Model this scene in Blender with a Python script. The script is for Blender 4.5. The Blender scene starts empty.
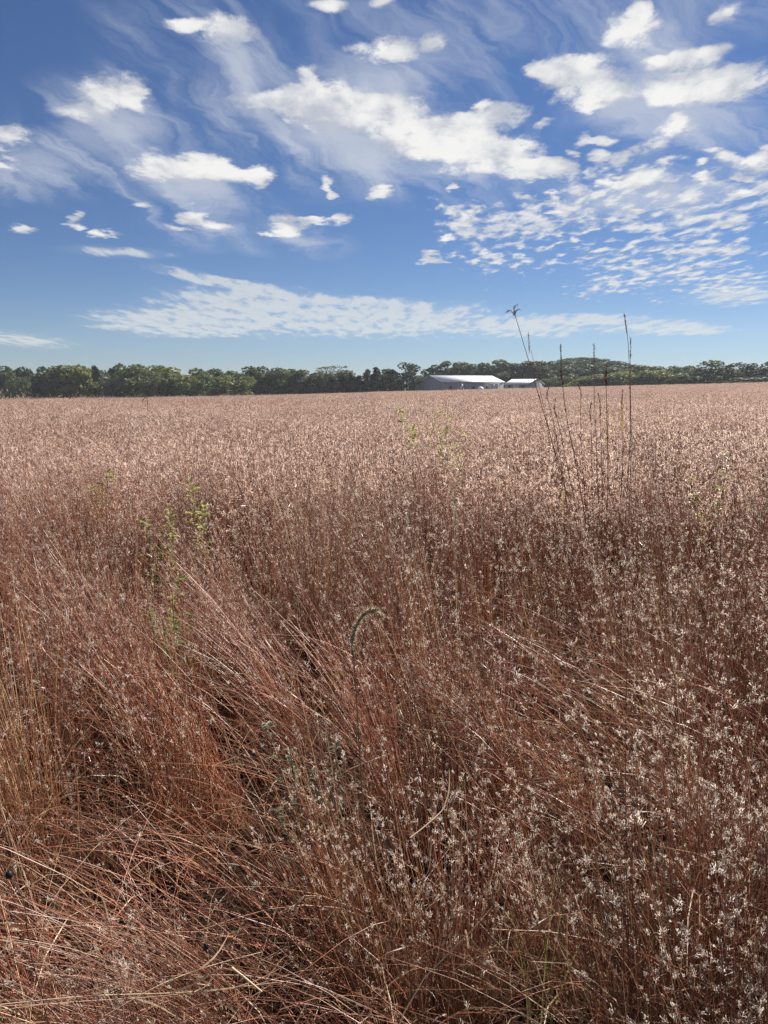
import bpy, math, random
import numpy as np
from mathutils import Vector, Matrix

R = math.radians
rng = np.random.default_rng(11)
random.seed(5)
sc = bpy.context.scene
col = sc.collection

# ------------------------------------------------------------------ camera geometry
EYE = 1.50
F = 769.0                     # focal length in pixels of the 768x1024 frame
PITCH = math.atan((512 - 391) / F)
CP, SP = math.cos(PITCH), math.sin(PITCH)

def ray(px, py):
    """direction of the photo's pixel in world axes (x right, y forward, z up)"""
    u, v = (px - 384) / F, (512 - py) / F
    return Vector((u, CP + v * SP, -SP + v * CP))

def at(px, py, depth):
    """point at forward distance depth seen at that pixel"""
    d = ray(px, py)
    return Vector((0, 0, EYE)) + d * (depth / d.y)

def on_z(px, py, z):
    d = ray(px, py)
    return Vector((0, 0, EYE)) + d * ((z - EYE) / d.z)

def gz(x, y):
    """terrain height"""
    t = np.clip((np.asarray(y, float) - 8) / 290.0, 0, 1.15)
    xx = np.clip(np.asarray(x, float), -260, 260)
    z = t * (0.35 + np.where(xx < 0, 0.042, 0.026) * xx)
    z = z + 11.0 * np.exp(-((xx - 125) / 62) ** 2 - ((np.asarray(y, float) - 480) / 70) ** 2)
    return z

# ------------------------------------------------------------------ materials
def mat(name):
    m = bpy.data.materials.new(name)
    m.use_nodes = True
    nt = m.node_tree
    nt.nodes.clear()
    out = nt.nodes.new('ShaderNodeOutputMaterial')
    return m, nt, out

def principled(name, base, rough=0.6, metal=0.0, spec=0.5, noise=0.0, nscale=8.0, bump=0.0):
    m, nt, out = mat(name)
    b = nt.nodes.new('ShaderNodeBsdfPrincipled')
    b.inputs['Roughness'].default_value = rough
    b.inputs['Metallic'].default_value = metal
    b.inputs['Specular IOR Level'].default_value = spec
    b.inputs['Base Color'].default_value = (*base, 1)
    if noise > 0 or bump > 0:
        tc = nt.nodes.new('ShaderNodeTexCoord')
        n = nt.nodes.new('ShaderNodeTexNoise')
        n.inputs['Scale'].default_value = nscale
        n.inputs['Detail'].default_value = 5
        nt.links.new(tc.outputs['Object'], n.inputs['Vector'])
        if noise > 0:
            mr = nt.nodes.new('ShaderNodeMapRange')
            mr.inputs[1].default_value = 0.25; mr.inputs[2].default_value = 0.75
            mr.inputs[3].default_value = 1 - noise; mr.inputs[4].default_value = 1 + noise
            nt.links.new(n.outputs['Fac'], mr.inputs[0])
            mx = nt.nodes.new('ShaderNodeVectorMath'); mx.operation = 'SCALE'
            mx.inputs[0].default_value = base
            nt.links.new(mr.outputs[0], mx.inputs['Scale'])
            nt.links.new(mx.outputs[0], b.inputs['Base Color'])
        if bump > 0:
            bp = nt.nodes.new('ShaderNodeBump'); bp.inputs['Strength'].default_value = bump
            nt.links.new(n.outputs['Fac'], bp.inputs['Height'])
            nt.links.new(bp.outputs[0], b.inputs['Normal'])
    nt.links.new(b.outputs[0], out.inputs[0])
    return m

def plant_mat(name, rough=0.5, trans=0.3, spec=0.4, tint_by_object=False):
    """thin plant tissue: colour attribute 'tint', some light shining through"""
    m, nt, out = mat(name)
    at_ = nt.nodes.new('ShaderNodeAttribute'); at_.attribute_name = 'tint'
    colr = at_.outputs['Color']
    if tint_by_object:
        oi = nt.nodes.new('ShaderNodeObjectInfo')
        mm = nt.nodes.new('ShaderNodeVectorMath'); mm.operation = 'MULTIPLY'
        nt.links.new(colr, mm.inputs[0]); nt.links.new(oi.outputs['Color'], mm.inputs[1])
        colr = mm.outputs[0]
    b = nt.nodes.new('ShaderNodeBsdfPrincipled')
    b.inputs['Roughness'].default_value = rough
    b.inputs['Specular IOR Level'].default_value = spec
    nt.links.new(colr, b.inputs['Base Color'])
    t = nt.nodes.new('ShaderNodeBsdfTranslucent')
    nt.links.new(colr, t.inputs['Color'])
    mx = nt.nodes.new('ShaderNodeMixShader'); mx.inputs[0].default_value = trans
    nt.links.new(b.outputs[0], mx.inputs[1]); nt.links.new(t.outputs[0], mx.inputs[2])
    nt.links.new(mx.outputs[0], out.inputs[0])
    return m

M_STEM = plant_mat('grass_stem', 0.38, 0.10, 0.55)
M_LEAF = plant_mat('grass_leaf', 0.42, 0.30, 0.45)
M_WEED = plant_mat('weed_leaf', .45, .55, .35)
M_SEED = plant_mat('seed_fluff', 0.8, 0.6, 0.2)
M_TREE = plant_mat('tree_leaves', 0.6, 0.4, 0.25, tint_by_object=True)
M_BARK = principled('bark', (0.09, 0.075, 0.06), 0.9, noise=0.35, nscale=3, bump=0.4)

# ------------------------------------------------------------------ mesh assembly
class Geo:
    def __init__(self):
        self.v, self.c, self.q, self.t, self.qm, self.tm, self.n = [], [], [], [], [], [], 0

    def add(self, verts, cols, quads=None, tris=None, m=0):
        verts = np.asarray(verts, np.float32).reshape(-1, 3)
        cols = np.broadcast_to(np.asarray(cols, np.float32), verts.shape) if np.ndim(cols) == 1 else np.asarray(cols, np.float32).reshape(-1, 3)
        self.v.append(verts); self.c.append(cols)
        if quads is not None and len(quads):
            self.q.append(np.asarray(quads, np.int64).reshape(-1, 4) + self.n); self.qm.append(np.full(len(self.q[-1]), m, np.int32))
        if tris is not None and len(tris):
            self.t.append(np.asarray(tris, np.int64).reshape(-1, 3) + self.n); self.tm.append(np.full(len(self.t[-1]), m, np.int32))
        self.n += len(verts)

    def mesh(self, name, mats):
        me = bpy.data.meshes.new(name)
        v = np.concatenate(self.v); c = np.concatenate(self.c)
        q = np.concatenate(self.q) if self.q else np.zeros((0, 4), np.int64)
        t = np.concatenate(self.t) if self.t else np.zeros((0, 3), np.int64)
        me.vertices.add(len(v)); me.vertices.foreach_set('co', v.ravel())
        nl = q.size + t.size
        me.loops.add(nl)
        me.loops.foreach_set('vertex_index', np.concatenate([q.ravel(), t.ravel()]).astype(np.int32))
        me.polygons.add(len(q) + len(t))
        st = np.concatenate([np.arange(len(q)) * 4, q.size + np.arange(len(t)) * 3]).astype(np.int32)
        me.polygons.foreach_set('loop_start', st)
        mi = np.concatenate([np.concatenate(self.qm) if self.qm else np.zeros(0, np.int32),
                             np.concatenate(self.tm) if self.tm else np.zeros(0, np.int32)])
        me.polygons.foreach_set('material_index', mi)
        a = me.attributes.new('tint', 'FLOAT_COLOR', 'POINT')
        a.data.foreach_set('color', np.concatenate([c, np.ones((len(c), 1), np.float32)], 1).ravel())
        for m in mats: me.materials.append(m)
        me.update(calc_edges=True)
        return me

def link(name, me, parent=None, loc=None):
    o = bpy.data.objects.new(name, me)
    col.objects.link(o)
    if parent: o.parent = parent
    if loc is not None: o.location = loc
    return o

def empty(name, label, cat, loc=(0, 0, 0), rz=0, group=None):
    o = bpy.data.objects.new(name, None); col.objects.link(o)
    o.empty_display_size = 0.1
    o.location = loc; o.rotation_euler = (0, 0, rz)
    return tag(o, label, cat, group)

def tag(o, label, cat=None, group=None, kind=None):
    o['label'] = label
    if cat: o['category'] = cat
    if group: o['group'] = group
    if kind: o['kind'] = kind
    return o

def norm(a):
    return a / np.maximum(np.linalg.norm(a, axis=-1, keepdims=True), 1e-9)

# ------------------------------------------------------------------ grass pieces (vectorised)
def paths(P, H, L, K, r, wob=0.12):
    """K-segment stem centre lines: base P, length H, lean L (horizontal run per unit height)"""
    N = len(P)
    ln = np.linalg.norm(L, axis=1)
    h = L / np.maximum(ln, 1e-6)[:, None]
    th = np.arctan(ln)
    ts = (np.arange(K) + 0.5) / K
    ang = th[:, None] * (0.5 + 0.85 * ts[None]) + r.normal(0, 0.05, (N, 1)) * ts[None]
    ang = np.minimum(ang, 1.62)
    wa = r.normal(0, wob, (N, 2))
    d = np.empty((N, K, 3))
    d[..., 0] = np.sin(ang) * h[:, None, 0] + wa[:, None, 0] * (ts - .3)
    d[..., 1] = np.sin(ang) * h[:, None, 1] + wa[:, None, 1] * (ts - .3)
    d[..., 2] = np.cos(ang)
    d = norm(d)
    pts = np.concatenate([P[:, None], P[:, None] + np.cumsum(d * (H / K)[:, None, None], 1)], 1)
    return pts, d

def tube(g, pts, rad, cols, m, sides=3, r=rng, taper=0.6):
    N, K1 = pts.shape[:2]
    d = np.gradient(pts, axis=1); d = norm(d)
    ref = norm(r.normal(size=(N, 1, 3)) * [1, 1, 0.2])
    s = norm(np.cross(d, ref)); b = np.cross(d, s)
    t = np.linspace(0, 1, K1)
    rr = rad[:, None] * (1 - taper * t)
    vs = []
    for k in range(sides):
        a = 2 * math.pi * k / sides
        vs.append(pts + (s * math.cos(a) + b * math.sin(a)) * rr[..., None])
    V = np.stack(vs, 2)                                  # N,K1,sides,3
    C = np.broadcast_to(cols[:, :, None] if cols.ndim == 3 else cols[:, None, None], V.shape)
    idx = np.arange(N * K1 * sides).reshape(N, K1, sides)
    qs = []
    for k in range(sides):
        k2 = (k + 1) % sides
        qs.append(np.stack([idx[:, :-1, k], idx[:, :-1, k2], idx[:, 1:, k2], idx[:, 1:, k]], -1))
    g.add(V, C.reshape(-1, 3), quads=np.concatenate([q.reshape(-1, 4) for q in qs]), m=m)

def ribbon(g, pts, wid, cols, m, r=rng, end=0.15):
    N, K1 = pts.shape[:2]
    d = norm(np.gradient(pts, axis=1))
    ref = norm(r.normal(size=(N, 1, 3)) + [0, 0, 0.3])
    s = norm(np.cross(d, ref))
    t = np.linspace(0, 1, K1)
    w = wid[:, None] * (1 - (1 - end) * t ** 1.6) * 0.5
    V = np.stack([pts - s * w[..., None], pts + s * w[..., None]], 2)
    C = np.broadcast_to(cols[:, None, None], V.shape)
    idx = np.arange(N * K1 * 2).reshape(N, K1, 2)
    q = np.stack([idx[:, :-1, 0], idx[:, :-1, 1], idx[:, 1:, 1], idx[:, 1:, 0]], -1)
    g.add(V, C.reshape(-1, 3), quads=q.reshape(-1, 4), m=m)

def tufts(g, pos, dirs, length, wid, S, cols, m, r=rng, spread=0.75, along=0.9):
    """each tuft: S thin hair fans leaving one point"""
    N = len(pos)
    d = norm(dirs[:, None] + r.normal(0, spread, (N, S, 3)))
    L = length[:, None, None] * r.uniform(0.6, 1.25, (N, S, 1))
    s = norm(np.cross(d, r.normal(size=(N, S, 3)))) * (wid[:, None, None] * 0.5)
    p0 = pos[:, None] + r.normal(0, 1, (N, S, 3)) * (length[:, None, None] * 0.22) + dirs[:, None] * (r.uniform(-1, 1, (N, S, 1)) * length[:, None, None] * along)
    V = np.stack([p0, p0 + d * L + s, p0 + d * L - s], 2)
    C = np.broadcast_to(cols[:, None, None], V.shape)
    g.add(V, C.reshape(-1, 3), tris=np.arange(N * S * 3).reshape(-1, 3), m=m)

PAL = np.array([(0.40, 0.155, 0.080), (0.53, 0.26, 0.145), (0.31, 0.105, 0.062), (0.62, 0.38, 0.23), (0.44, 0.20, 0.13), (0.70, 0.52, 0.33)])
PAL = PAL * np.array([.81, .77, .79])
PALW = np.array([.26, .20, .21, .12, .12, .09])
STRAW = np.array([(0.60, 0.46, 0.29), (0.44, 0.29, 0.17), (0.32, 0.18, 0.105), (0.27, 0.12, 0.07)])
FLUFF = np.array([0.90, 0.83, 0.73])

def grass(g, P, H, L, tone, r, K=6, sides=3, rad=0.0010, leaves=2, ntuft=7, S=6, tl=0.009, tw=0.0028, leafw=0.0026, fluff=None, fcol=(1, 1, 1)):
    N = len(P)
    base = PAL[r.choice(len(PAL), N, p=PALW)] * tone
    base = base * r.uniform(0.75, 1.2, (N, 1))
    pts, d = paths(P, H, L, K, r)
    rads = rad * r.uniform(0.7, 1.35, N)
    if sides:
        tcol = base[:, None, :] * np.linspace(0.92, 1.06, K + 1)[None, :, None]
        tube(g, pts, rads, tcol, 0, sides, r)
    else:
        ribbon(g, pts, rads * 2, base, 0, r, end=0.5)
    # leaves along the lower part of the stem
    for i in range(leaves):
        sel = r.random(N) < 0.75
        n = sel.sum()
        k = r.integers(0, max(1, int(K * 0.55)), n)
        p0 = pts[sel][np.arange(n), k]
        dd = d[sel][np.arange(n), k]
        az = r.uniform(0, 2 * math.pi, n)
        out = np.stack([np.cos(az), np.sin(az), np.zeros(n)], 1)
        ll = H[sel] * r.uniform(0.22, 0.5, n)
        KK = 4 if sides else 2
        q = [p0]; cur = norm(dd + out * r.uniform(0.15, 0.6, (n, 1)))
        droop = r.uniform(0.1, 0.7, (n, 1))
        for j in range(KK):
            q.append(q[-1] + cur * (ll / KK)[:, None])
            cur = norm(cur + out * droop * 0.5 + np.array([0, 0, -1.0]) * droop * 0.55 + r.normal(0, 0.13, (n, 3)))
        cc = np.where(r.random((n, 1)) < 0.4, base[sel], STRAW[r.choice(4, n, p=[.2, .3, .28, .22])])
        ribbon(g, np.stack(q, 1), leafw * r.uniform(0.6, 1.3, n), cc, 1, r)
    # fluffy seed tufts on short branchlets along the upper part
    if ntuft:
        cnt = r.poisson(ntuft * (fluff if fluff is not None else np.ones(N)), N)
        who = np.repeat(np.arange(N), cnt)
        n = len(who)
        if n:
            t = 1 - 0.46 * r.random(n) ** 1.2
            f = t * K; k = np.minimum(f.astype(int), K - 1); fr = (f - k)[:, None]
            p = pts[who, k] * (1 - fr) + pts[who, k + 1] * fr
            dd = d[who, k]
            off = norm(dd * 1.2 + r.normal(0, 0.42, (n, 3)))
            bl = r.uniform(0.008, 0.040, n)[:, None] * (1.0 if sides else 1.5)
            tip = p + off * bl
            fc = FLUFF * np.asarray(fcol) * r.uniform(0.72, 1.1, (n, 1)) * np.array([1, .95, .90]) ** r.uniform(0, 2.2, (n, 1))
            if sides:
                ribbon(g, np.stack([p, tip], 1), np.full(n, rad * 1.3), base[who], 0, r, end=.6)
            tufts(g, tip, off, np.full(n, tl) * np.clip(np.exp(r.normal(-.12, .38, n)), .4, 1.8), np.full(n, tw), S, np.minimum(fc, .93), 2, r, spread=.6 if sides else .4)

# fields over the near ground: lean, density, height, fluff  (anchor = where the photo shows it)
def field(anchors, base, x, y):
    w0 = 0.35
    num = np.full((len(x),) + np.shape(base), 0.0) + np.asarray(base) * w0
    den = np.full(len(x), w0)
    for (px, py, z, sx, val) in anchors:
        c = on_z(px, py, z * 1.3)
        s = sx * c.y / F
        w = np.exp(-(((x - c.x) / s) ** 2 + ((y - c.y) / (s * 1.25)) ** 2)) * 3
        num = num + (w[:, None] if np.ndim(base) else w) * np.asarray(val)
        den = den + w
    return num / (den[:, None] if np.ndim(base) else den)

LEAN = [
    (40, 560, .6, 60, (-.35, .0)), (110, 620, .6, 60, (-.5, .05)), (190, 640, .55, 45, (-.38, .05)), (60, 690, .5, 60, (-.65, .05)),
    (170, 730, .5, 50, (-.55, .1)), (40, 800, .5, 45, (-.40, .1)), (20, 900, .45, 60, (-.38, .05)),
    (140, 830, .4, 50, (-1.0, .2)), (220, 860, .35, 45, (-1.0, .15)), (120, 920, .3, 50, (-1.15, .0)), (220, 950, .3, 60, (-1.1, -.05)),
    (270, 800, .4, 40, (-.95, .15)), (330, 880, .4, 50, (-.75, .1)), (330, 800, .5, 40, (-.6, .1)),
    (310, 610, .5, 40, (-1.25, .25)), (350, 650, .5, 35, (-1.0, .2)), (260, 650, .5, 40, (-1.2, .15)), (400, 700, .5, 40, (-.45, .05)),
    (620, 650, .5, 40, (-1.2, .2)), (590, 690, .5, 40, (-1.3, .1)), (680, 710, .5, 45, (-.7, .1)),
    (450, 780, .5, 50, (-.18, .05)), (385, 790, .45, 40, (-.28, .08)), (370, 740, .5, 35, (-.3, .05)), (390, 900, .35, 50, (-.35, .03)), (560, 960, .4, 50, (.0, .04)), (430, 900, .45, 60, (-.22, 0)), (690, 850, .5, 90, (.03, .05)), (740, 950, .5, 70, (.06, 0)), (640, 950, .45, 60, (.02, .03)), (500, 900, .45, 50, (-.06, .03)),
    (560, 880, .5, 60, (-.08, .05)), (300, 540, .6, 40, (-.2, .05)), (560, 560, .6, 60, (-.12, .05)), (720, 600, .6, 60, (-.1, .05)),
]
HEIGHT = [
    (60, 960, .15, 120, .8), (200, 930, .15, 120, .78), (330, 960, .12, 80, .75), (480, 985, .12, 90, .7), (400, 850, .4, 60, .95), (200, 820, .3, 60, .8), (320, 745, .25, 22, .65),
    (215, 700, .35, 30, .7), (178, 610, .4, 25, .7), (310, 525, .5, 22, .7), (60, 640, .6, 60, 1.05), (160, 690, .6, 50, 1.05), (690, 850, .6, 80, 1.05), (585, 880, .3, 26, .6), (560, 790, .35, 24, .65),
]
HOLES = [
    (362, 660, .7, 18, .15), (375, 640, .7, 14, .3),
    (690, 900, .5, 90, 1.9), (600, 930, .4, 60, 1.5), (450, 860, .45, 60, 1.5), (80, 640, .6, 70, 1.4), (740, 760, .55, 60, 1.5),  # density multiplier
    (178, 600, .35, 24, .15), (205, 700, .3, 22, .2), (160, 560, .4, 18, .35), (235, 800, .25, 26, .1), (228, 770, .25, 20, .1), (318, 745, .35, 30, .08), (345, 775, .3, 24, .15),
    (120, 880, .15, 30, .5), (180, 900, .15, 26, .45), (270, 960, .15, 30, .4), (560, 900, .25, 26, .25), (450, 950, .25, 40, .3), (330, 1000, .12, 30, .4), (660, 960, .2, 16, .3), (520, 960, .15, 28, .35), (560, 800, .25, 26, .3),
    (590, 880, .2, 28, .3), (640, 760, .3, 24, .35), (690, 960, .2, 22, .35), (310, 530, .45, 18, .35), (395, 800, .4, 55, 2.2), (430, 900, .3, 60, 2.0), (360, 700, .45, 45, 1.8), (500, 780, .45, 50, 1.6),
    (700, 640, .4, 20, .4), (480, 690, .4, 12, .45), (150, 1000, .08, 40, .6), (600, 875, .25, 14, .2), (225, 800, .3, 14, .1), (440, 730, .4, 10, .2),
]
FLUFFY = [
    (690, 860, .5, 110, 1.5), (620, 660, .5, 70, 1.4), (600, 560, .6, 120, 1.25), (100, 560, .6, 100, .9), (180, 680, .5, 90, .6), (60, 780, .5, 90, .5),
    (200, 870, .3, 110, .15), (330, 850, .4, 70, .5), (120, 960, .3, 120, .15), (430, 800, .45, 80, 1.0), (330, 620, .5, 60, 1.2), (520, 950, .4, 60, .6),
]
REDS = [
    (60, 800, .5, 80, (1.12, .98, .9)), (450, 780, .5, 60, (1.05, .82, .80)), (150, 650, .5, 90, (1.18, 1.02, .92)), (640, 690, .5, 60, (1.05, .95, .95)),
    (420, 880, .45, 60, (.95, .85, .75)), (700, 900, .5, 90, (.98, .86, .74)), (300, 640, .5, 60, (1.0, .98, .98)),
]

near = Geo()
def near_zone(y0, y1, dens, per, K, S, leaves, rad, tlen):
    xs, ys = [], []
    A = 0
    w = lambda y: 0.60 * y + 1.5
    n = int(dens * (w(y0) + w(y1)) * (y1 - y0))
    y = rng.uniform(y0, y1, n * 2); x = rng.uniform(-w(y1), w(y1), n * 2)
    ok = np.abs(x) < w(y)
    x, y = x[ok][:n], y[ok][:n]
    D = field(HOLES, 1.0, x, y); D = np.where(D < 1, .1 + .9 * D, D)
    low = 0.62 + 0.55 * np.sin(x * 4.1 + 1.9 * np.sin(y * 2.3)) * np.sin(y * 3.7 + x * 1.3 + .6 * np.sin(x * 3))
    keep = rng.random(len(x)) < D * np.clip(low, 0.06, 1)
    x, y = x[keep], y[keep]
    n = len(x)
    cnt = (rng.gamma(3.0, per / 3.0, n)).astype(int) + 5
    hum = np.clip(rng.normal(1, 0.14, n), .6, 1.22) * (1 + .13 * np.sin(x[:n] * 2.3 + 1.1 * np.sin(y[:n] * 1.9)) * np.sin(y[:n] * 2.1))
    tl_ = rng.normal(0, 1, (n, 2)) * np.where(x[:n] > .15, .09, .15)[:, None]
    ttone = rng.uniform(0.72, 1.22, (n, 1)) * (1 + rng.normal(0, .05, (n, 3)))
    who = np.repeat(np.arange(n), cnt)
    N = len(who)
    off = rng.normal(0, 0.036, (N, 2))
    P = np.zeros((N, 3)); P[:, 0] = x[who] + off[:, 0]; P[:, 1] = y[who] + off[:, 1]
    P[:, 2] = gz(P[:, 0], P[:, 1]) - 0.01
    L = field(LEAN, (-.13, .03), P[:, 0], P[:, 1])
    L = L * np.where(L[:, :1] < -.3, .82, 1)
    L = L + tl_[who] + off * 3.3 + rng.normal(0, .05, (N, 2)) * np.where(rng.random((N, 1)) < .1, 4, 1) * (1 + np.linalg.norm(L, axis=1, keepdims=True))
    H = 0.98 * hum[who] * rng.uniform(0.55, 1.08, N)
    yy = np.clip((P[:, 1] - .72 + .28 * np.clip((P[:, 0] - .25) / .3, -.3, 1)) / .95, 0, 1)
    H = H * (.38 + .62 * yy * yy * (3 - 2 * yy)) * field(HEIGHT, 1.0, P[:, 0], P[:, 1])
    ttone = ttone * np.where((y[:n] < 1.5) & (x[:n] > -.35), .68, 1.0)[:, None]  # foreground shade put into the stem colour: nearest tussocks tinted darker
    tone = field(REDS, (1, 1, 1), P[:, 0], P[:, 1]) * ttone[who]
    fl = field(FLUFFY, 1.0, P[:, 0], P[:, 1]) * np.clip(rng.normal(1, .5, N), 0.1, 2.2)
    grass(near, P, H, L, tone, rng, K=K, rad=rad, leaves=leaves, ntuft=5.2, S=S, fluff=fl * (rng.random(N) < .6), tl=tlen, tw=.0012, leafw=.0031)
    return N

n1 = near_zone(0.62, 2.2, 21, 62, 7, 16, 3, 0.00115, .0060)
n2 = near_zone(2.2, 6.0, 19, 60, 5, 11, 2, 0.00135, .0074)
# low litter of curled dry leaves and short tillers near the ground
def litter(n, y0, y1, hmax, bright=1.0, wid=.0034):
    w = lambda y: 0.60 * y + 0.9
    y = rng.uniform(y0, y1, n); x = rng.uniform(-1, 1, n) * w(y)
    z0 = rng.uniform(0, hmax, n) ** 1.0 * rng.random(n)
    p = np.stack([x, y, z0 + gz(x, y)], 1)
    az = rng.uniform(0, 2 * math.pi, n)
    cur = norm(np.stack([np.cos(az), np.sin(az), rng.uniform(0.0, 1.6, n)], 1))
    out = np.stack([np.cos(az), np.sin(az), np.zeros(n)], 1)
    q = [p]; ln = rng.uniform(0.12, 0.34, n)
    dr = rng.uniform(0.1, 1.0, (n, 1))
    for j in range(5):
        q.append(q[-1] + cur * (ln / 5)[:, None])
        cur = norm(cur + np.array([0, 0, -.6]) * dr + out * .15 + rng.normal(0, .14, (n, 3)))
    cc = STRAW[rng.choice(4, n, p=[.22, .3, .28, .2])] * rng.uniform(.6, 1.1, (n, 1)) * bright
    ribbon(near, np.stack(q, 1), rng.uniform(wid * .55, wid, n), cc, 1, rng)
litter(3000, 0.9, 2.4, 0.30, .8)
litter(900, 1.0, 1.75, 0.42, 1.25, .0040)
def lodged(n, x0, x1, y0, y1, zmax, az0, daz):
    x = rng.uniform(x0, x1, n); y = rng.uniform(y0, y1, n)
    H = rng.uniform(.35, .8, n); az = rng.normal(az0, daz, n); ln = rng.uniform(1.6, 7, n)
    P = np.stack([x, y, gz(x, y) + zmax * rng.random(n) ** 1.3], 1)
    L = np.stack([np.cos(az), np.sin(az)], 1) * ln[:, None]
    tone = np.array([1.15, 1.08, 1.02]) * rng.uniform(.7, 1.35, (n, 1))
    grass(near, P, H, L, tone, rng, K=6, rad=.0010, leaves=1, ntuft=.5, S=5, tl=.007, tw=.002)
lodged(420, -1.3, .2, 1.15, 2.0, .25, math.pi - .1, .35)
lodged(380, -1.0, 1.1, 1.05, 1.6, .15, math.pi - .2, .9)
lodged(160, -.75, .1, 2.1, 2.9, .5, math.pi - .3, .25)
lodged(200, .3, 1.2, 1.9, 2.7, .55, math.pi - .3, .25)
litter(5000, 2.4, 5.0, 0.30)
me = near.mesh('prairie_grass', [M_STEM, M_LEAF, M_SEED])
o = link('prairie_grass', me)
tag(o, 'reddish brown bluestem grass with fluffy white seed tufts filling the foreground', kind='stuff')

# ---- mid and far grass: patches of stems scattered over the field
def patch(size, n, seed, H0, rad, K, sides, leaves, ntuft, S, tl, tw, leafw, tone=(1, 1, 1), clumps=4, csig=.085, fcol=(1, 1, 1)):
    r = np.random.default_rng(seed)
    g = Geo()
    nt = clumps
    cx = r.uniform(-size / 2, size / 2, (nt, 2)); hh = r.normal(1, .13, nt); tt = r.uniform(.72, 1.22, (nt, 1)); tl2 = r.normal(0, .15, (nt, 2))
    who = r.integers(0, nt, n)
    off = r.normal(0, csig * size, (n, 2))
    P = np.zeros((n, 3)); P[:, :2] = cx[who] + off
    P[:, 2] = -0.02
    L = np.array([-.16, .03]) + tl2[who] + r.normal(0, .07, (n, 2)) + off * 1.2
    H = H0 * np.clip(hh[who], .75, 1.12) * r.uniform(.65, 1.08, n)
    grass(g, P, H, L, np.asarray(tone) * tt[who], r, K=K, sides=sides, rad=rad, leaves=leaves, ntuft=ntuft, S=S, tl=tl, tw=tw, leafw=leafw, fluff=np.clip(r.normal(1, .5, n), .1, 2.2), fcol=fcol)
    return g.mesh('grass_patch', [M_STEM, M_LEAF, M_SEED])

def scatter(name, label, cells, sources):
    """one stuff object: its own vertices carry the patches"""
    src = bpy.data.collections.new(name + '_patches')
    for i, m in enumerate(sources):
        src.objects.link(bpy.data.objects.new('%s_patch_%02d' % (name, i), m))
    P, rot, scl, idx = cells
    me = bpy.data.meshes.new(name)
    me.vertices.add(len(P)); me.vertices.foreach_set('co', np.asarray(P, np.float32).ravel())
    a = me.attributes.new('patch_rot', 'FLOAT_VECTOR', 'POINT'); a.data.foreach_set('vector', np.asarray(rot, np.float32).ravel())
    a = me.attributes.new('patch_scale', 'FLOAT_VECTOR', 'POINT'); a.data.foreach_set('vector', np.asarray(scl, np.float32).ravel())
    a = me.attributes.new('patch_kind', 'INT', 'POINT'); a.data.foreach_set('value', np.asarray(idx, np.int32))
    ob = link(name, me)
    ng = bpy.data.node_groups.new(name, 'GeometryNodeTree')
    ng.interface.new_socket('Geometry', in_out='INPUT', socket_type='NodeSocketGeometry')
    ng.interface.new_socket('Geometry', in_out='OUTPUT', socket_type='NodeSocketGeometry')
    N = ng.nodes.new
    gi, go = N('NodeGroupInput'), N('NodeGroupOutput')
    ci = N('GeometryNodeCollectionInfo'); ci.inputs['Collection'].default_value = src
    ci.inputs['Separate Children'].default_value = True; ci.inputs['Reset Children'].default_value = True
    ip = N('GeometryNodeInstanceOnPoints'); ip.inputs['Pick Instance'].default_value = True
    def attr(nm, ty):
        n = N('GeometryNodeInputNamedAttribute'); n.data_type = ty; n.inputs['Name'].default_value = nm
        return n.outputs['Attribute']
    e2r = N('FunctionNodeEulerToRotation')
    L = ng.links.new
    L(gi.outputs[0], ip.inputs['Points']); L(ci.outputs[0], ip.inputs['Instance'])
    L(attr('patch_kind', 'INT'), ip.inputs['Instance Index'])
    L(attr('patch_rot', 'FLOAT_VECTOR'), e2r.inputs[0]); L(e2r.outputs[0], ip.inputs['Rotation'])
    L(attr('patch_scale', 'FLOAT_VECTOR'), ip.inputs['Scale'])
    L(ip.outputs[0], go.inputs[0])
    md = ob.modifiers.new('scatter', 'NODES'); md.node_group = ng
    tag(ob, label, kind='stuff')
    return ob

def cells(y0, y1, step, spread, slope, extra, nk, sjit=0.10, swell=0.10):
    ys = []
    P = []
    y = y0
    while y < y1:
        w = slope * y + extra
        k = max(2, int(2 * w / step))
        xs = np.linspace(-w, w, k) + rng.uniform(-.5, .5, k) * step
        P.append(np.stack([xs, np.full(k, y) + rng.uniform(-.5, .5, k) * step], 1))
        y += step
    P = np.concatenate(P)
    P = P[rng.random(len(P)) > .12 + .25 * (np.sin(P[:, 0] * 1.3 + 2 * np.sin(P[:, 1] * .9)) * np.sin(P[:, 1] * 1.1) > .45)]
    z = gz(P[:, 0], P[:, 1])
    # broad swells in height, as the wind and soil leave them
    hv = 1 + swell * np.sin(P[:, 0] * .31 + 1.7 * np.sin(P[:, 1] * .11)) * np.sin(P[:, 1] * .23 + 1) + rng.normal(0, sjit * .6, len(P))
    rot = np.zeros((len(P), 3)); rot[:, 2] = rng.uniform(-.8, .8, len(P)); rot[:, 0] = rng.normal(0, .05, len(P)); rot[:, 1] = rng.normal(0, .07, len(P))
    s = np.stack([rng.uniform(.9, 1.2, len(P)), rng.uniform(.9, 1.2, len(P)), np.clip(hv, .6, 1.4)], 1)
    s[:, 2] *= np.where(rng.random(len(P)) < .04, 1.25, 1)
    s[:, 0] *= np.where(rng.random(len(P)) < .25, 1.15, 1)
    # drifts of one tone over several metres, so kinds do not mix evenly
    u = np.sin(P[:, 0] * .33 + 2.1 * np.sin(P[:, 1] * .17)) + np.sin(P[:, 1] * .41 + 1.4 * np.sin(P[:, 0] * .23)) + rng.normal(0, .75, len(P))
    k = np.clip(np.floor((u + 2.6) / 5.2 * nk), 0, nk - 1).astype(int)
    return np.concatenate([P, z[:, None]], 1), rot, s, k

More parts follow.
